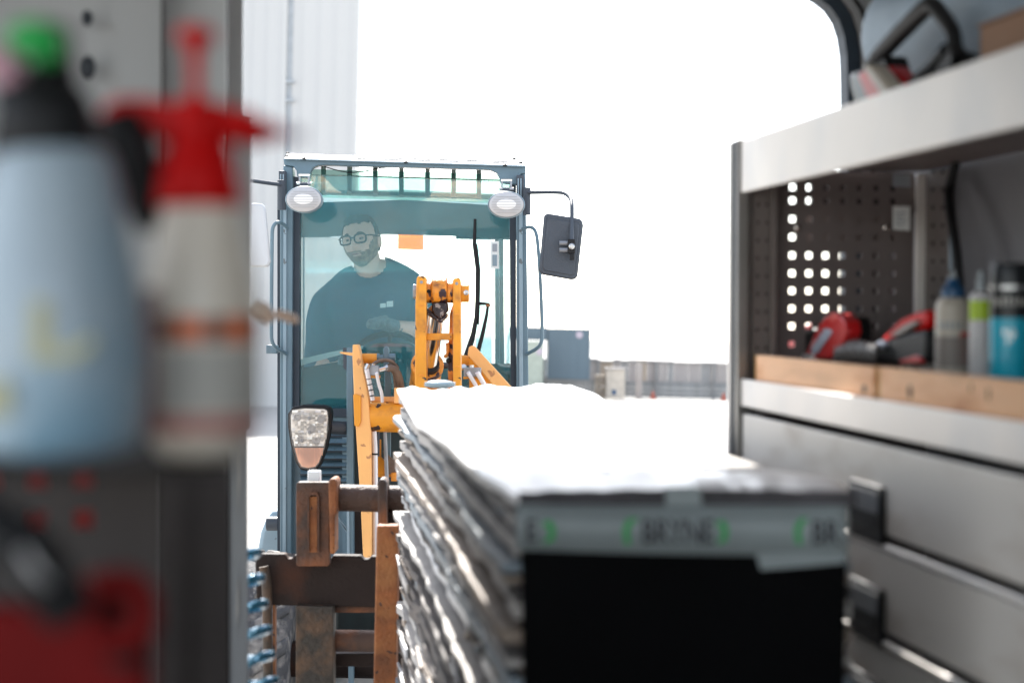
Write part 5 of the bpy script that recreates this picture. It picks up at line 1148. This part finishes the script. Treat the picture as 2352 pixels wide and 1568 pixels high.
MB().tube([lb(-40, 130, YB - .04), lb(8, 150, YB - .04), lb(20, 190, YB - .04)], .0075, 10, 1).build('pink_strap', 'pink', bt)
MB().prism([lb(70, 690, YB - .0505), lb(110, 690, YB - .0505), lb(115, 800, YB - .0505), lb(165, 795, YB - .05), lb(215, 770, YB - .048), lb(215, 800, YB - .048), lb(160, 830, YB - .05), lb(70, 830, YB - .0505)], -VY * .001).build('faded_print', 'yellow', bt)
MB().prism([lb(-40, 880, YB - .048), lb(20, 870, YB - .05), lb(20, 950, YB - .05), lb(-40, 960, YB - .048)], -VY * .001).build('faded_print', 'yellow', bt)
# red pump sprayer
YS = 1.02
rb = thing('pump_sprayer', 'red topped pump pressure sprayer with a cream bottle and orange label band', 'spray bottle', lb(465, 1050, YS))
lathe_px(462, [(462, 86), (475, 92), (520, 98), (580, 108), (640, 120), (720, 130), (820, 133), (920, 128), (985, 118), (1030, 104), (1052, 80)], YS, 'bottle_body', 'cream', rb)
lathe_px(455, [(300, 62), (330, 66), (370, 84), (420, 96), (472, 104), (476, 100)], YS, 'screw_collar', 'redd', rb)
lathe_px(452, [(235, 48), (245, 62), (300, 66), (312, 62)], YS, 'pump_head', 'redd', rb)
lathe_px(450, [(100, 22), (150, 15), (210, 15), (240, 24)], YS, 'plunger_rod', 'redd', rb)
lathe_px(452, [(66, 34), (72, 44), (88, 46), (100, 34), (106, 24)], YS, 'plunger_knob', 'redd', rb)
MB().lathe(lb(452, 67, YS), VZ, [(0, .007), (.0015, .005)], 16).build('plunger_mark', 'cream', rb)
MB().tube([lb(490, 275, YS), lb(540, 288, YS), lb(580, 296, YS)], [.011, .0105, .010], 14).build('nozzle_arm', 'redd', rb)
MB().tube([lb(560, 300, YS), lb(578, 300, YS), lb(582, 301, YS), lb(645, 306, YS)], [.009, .0105, .0095, .004], 14).build('nozzle_cone', 'redd', rb)
MB().tube([lb(628, 307, YS), lb(700, 311, YS)], .0036, 10).build('nozzle_tip', 'pinkd', rb)
MB().prism([lb(x, y, YS + .0) for x, y in ((420, 240), (330, 222), (262, 224), (232, 250), (225, 290), (262, 330), (300, 300), (345, 300), (378, 330), (420, 330))], VY * .016).build('handle', 'redd', rb, bevel=.004)
MB().tube([lb(262, 262, YS), lb(285, 330, YS), lb(318, 410, YS), lb(340, 480, YS), lb(348, 530, YS)], [.014, .019, .016, .012, .008], 12, 1).build('trigger', 'black', rb)  # black stands for the red handle's shadowed lower part
def wrapl(cx, hw, y0, y1, a0, a1, m, nm, gy=1.01):
    k = YS / FPX; s_ = MB(); vs = []; n = 14; c = lb(cx, y0, YS)
    for i in range(n + 1):
        a = R(a0 + (a1 - a0) * i / n); p = c + (VX * math.sin(a) - VY * math.cos(a)) * hw * k * gy; vs += [p, p - VZ * (y1 - y0) * k]
    s_.add(vs, [(2 * i, 2 * i + 2, 2 * i + 3, 2 * i + 1) for i in range(n)]); return s_.build(nm, m, rb)
wrapl(462, 132, 665, 985, -68, -42, 'ldark', 'label_edge')
wrapl(462, 133, 728, 780, -42, -22, 'lbrown', 'label_band'); wrapl(462, 133, 728, 780, -22, 6, 'lorange', 'label_band'); wrapl(462, 133, 728, 780, 6, 26, 'lbrown', 'label_band'); wrapl(462, 133, 728, 780, 26, 50, 'lorange', 'label_band'); wrapl(462, 133, 728, 780, 50, 78, 'lbrown', 'label_band')
wrapl(462, 132, 795, 935, -40, 78, 'lwhite', 'label_panel')
wrapl(462, 131, 948, 985, -42, 78, 'lpink', 'label_foot')
# pale wooden knob right of the sprayer
kn = thing('wooden_knob', 'pale wooden peg jutting out right of the cream sprayer bottle', 'peg', vyp(640, 735, 2.6))
s_ = MB(); s_.ball(vyp(658, 727, 2.6), (VX * .019 - VZ * .005, VY * .012, VZ * .009), 16, 10); s_.build('peg_tip', 'peach', kn)
s_ = MB(); s_.tube([vyp(585, 700, 2.6), vyp(605, 715, 2.6), vyp(622, 740, 2.6)], [.010, .015, .008], 10, 1); s_.build('peg_base', 'peach', kn)
MB().tube([vyp(610, 722, 2.6), vyp(650, 728, 2.6)], .004, 8).build('peg_shaft', 'whitep', kn)
# coiled air hose hanging at the jamb
pts = []
for i in range(300):
    t = i / 299; a = t * 2 * math.pi * 7.5; cx_ = 548 + 60 * t; cy_ = 1265 + 440 * t
    pts.append(vyp(cx_ + 44 * math.sin(a), cy_ + 25 * math.cos(a + .5), 3.62) + VY * .035 * math.cos(a))
MB().tube(pts, .0095, 10).build('air_hose', 'coil', label='glossy blue coiled air hose hanging beside the left door jamb', cat='hose')
# red canister and black tool bottom left
rc = thing('red_canister', 'shade-darkened red canister with a moulded handle low in the left corner', 'canister', V(-.2, .85, -.45))
YC = .9
MB().prism([lb(x, y, YC) for x, y in ((-200, 1400), (90, 1400), (150, 1350), (200, 1322), (320, 1330), (348, 1350), (350, 1800), (-200, 1800))], VY * .03).build('canister_body', 'redcan', rc, bevel=.010)
MB().tube([lb(205, 1420, YC - .01), lb(215, 1360, YC - .01), lb(270, 1335, YC - .01), lb(325, 1350, YC - .01), lb(335, 1430, YC - .01), lb(300, 1470, YC - .01), lb(230, 1465, YC - .01)], .0085, 12, 2).build('canister_handle', 'redcan', rc)
s_ = MB(); s_.ball(lb(268, 1410, YC - .002), (VX * .012, VY * .004, VZ * .010), 14, 8); s_.build('handle_recess', 'holeblack', rc)
s_ = MB(); s_.ball(lb(290, 1510, YC - .002), (VX * .010, VY * .004, VZ * .006), 14, 8); s_.build('handle_recess', 'holeblack', rc)
bt2 = thing('black_grip_tool', 'black rounded tool with a painted white glint above the red canister', 'hand tool', lb(60, 1380, .8))
s_ = MB(); s_.tube([lb(-60, 1180, .85), lb(20, 1240, .85), (lb(110, 1330, .85)), lb(170, 1420, .85)], [.012, .017, .017, .012], 16, 2); s_.build('grip_body', 'black', bt2)
s_ = MB(); s_.tube([lb(52, 1262, .822), lb(75, 1300, .819), lb(112, 1338, .822)], [.0006, .0020, .0006], 10, 2); s_.build('white_stripe', 'whitep', bt2)  # thin white sliver painted as a glint on the black grip
s_ = MB(); s_.tube([lb(18, 1285, .824), lb(45, 1330, .821), lb(85, 1370, .826)], [.0005, .0010, .0005], 10, 2); s_.build('grey_stripe', 'vangrey', bt2)  # second, duller painted glint
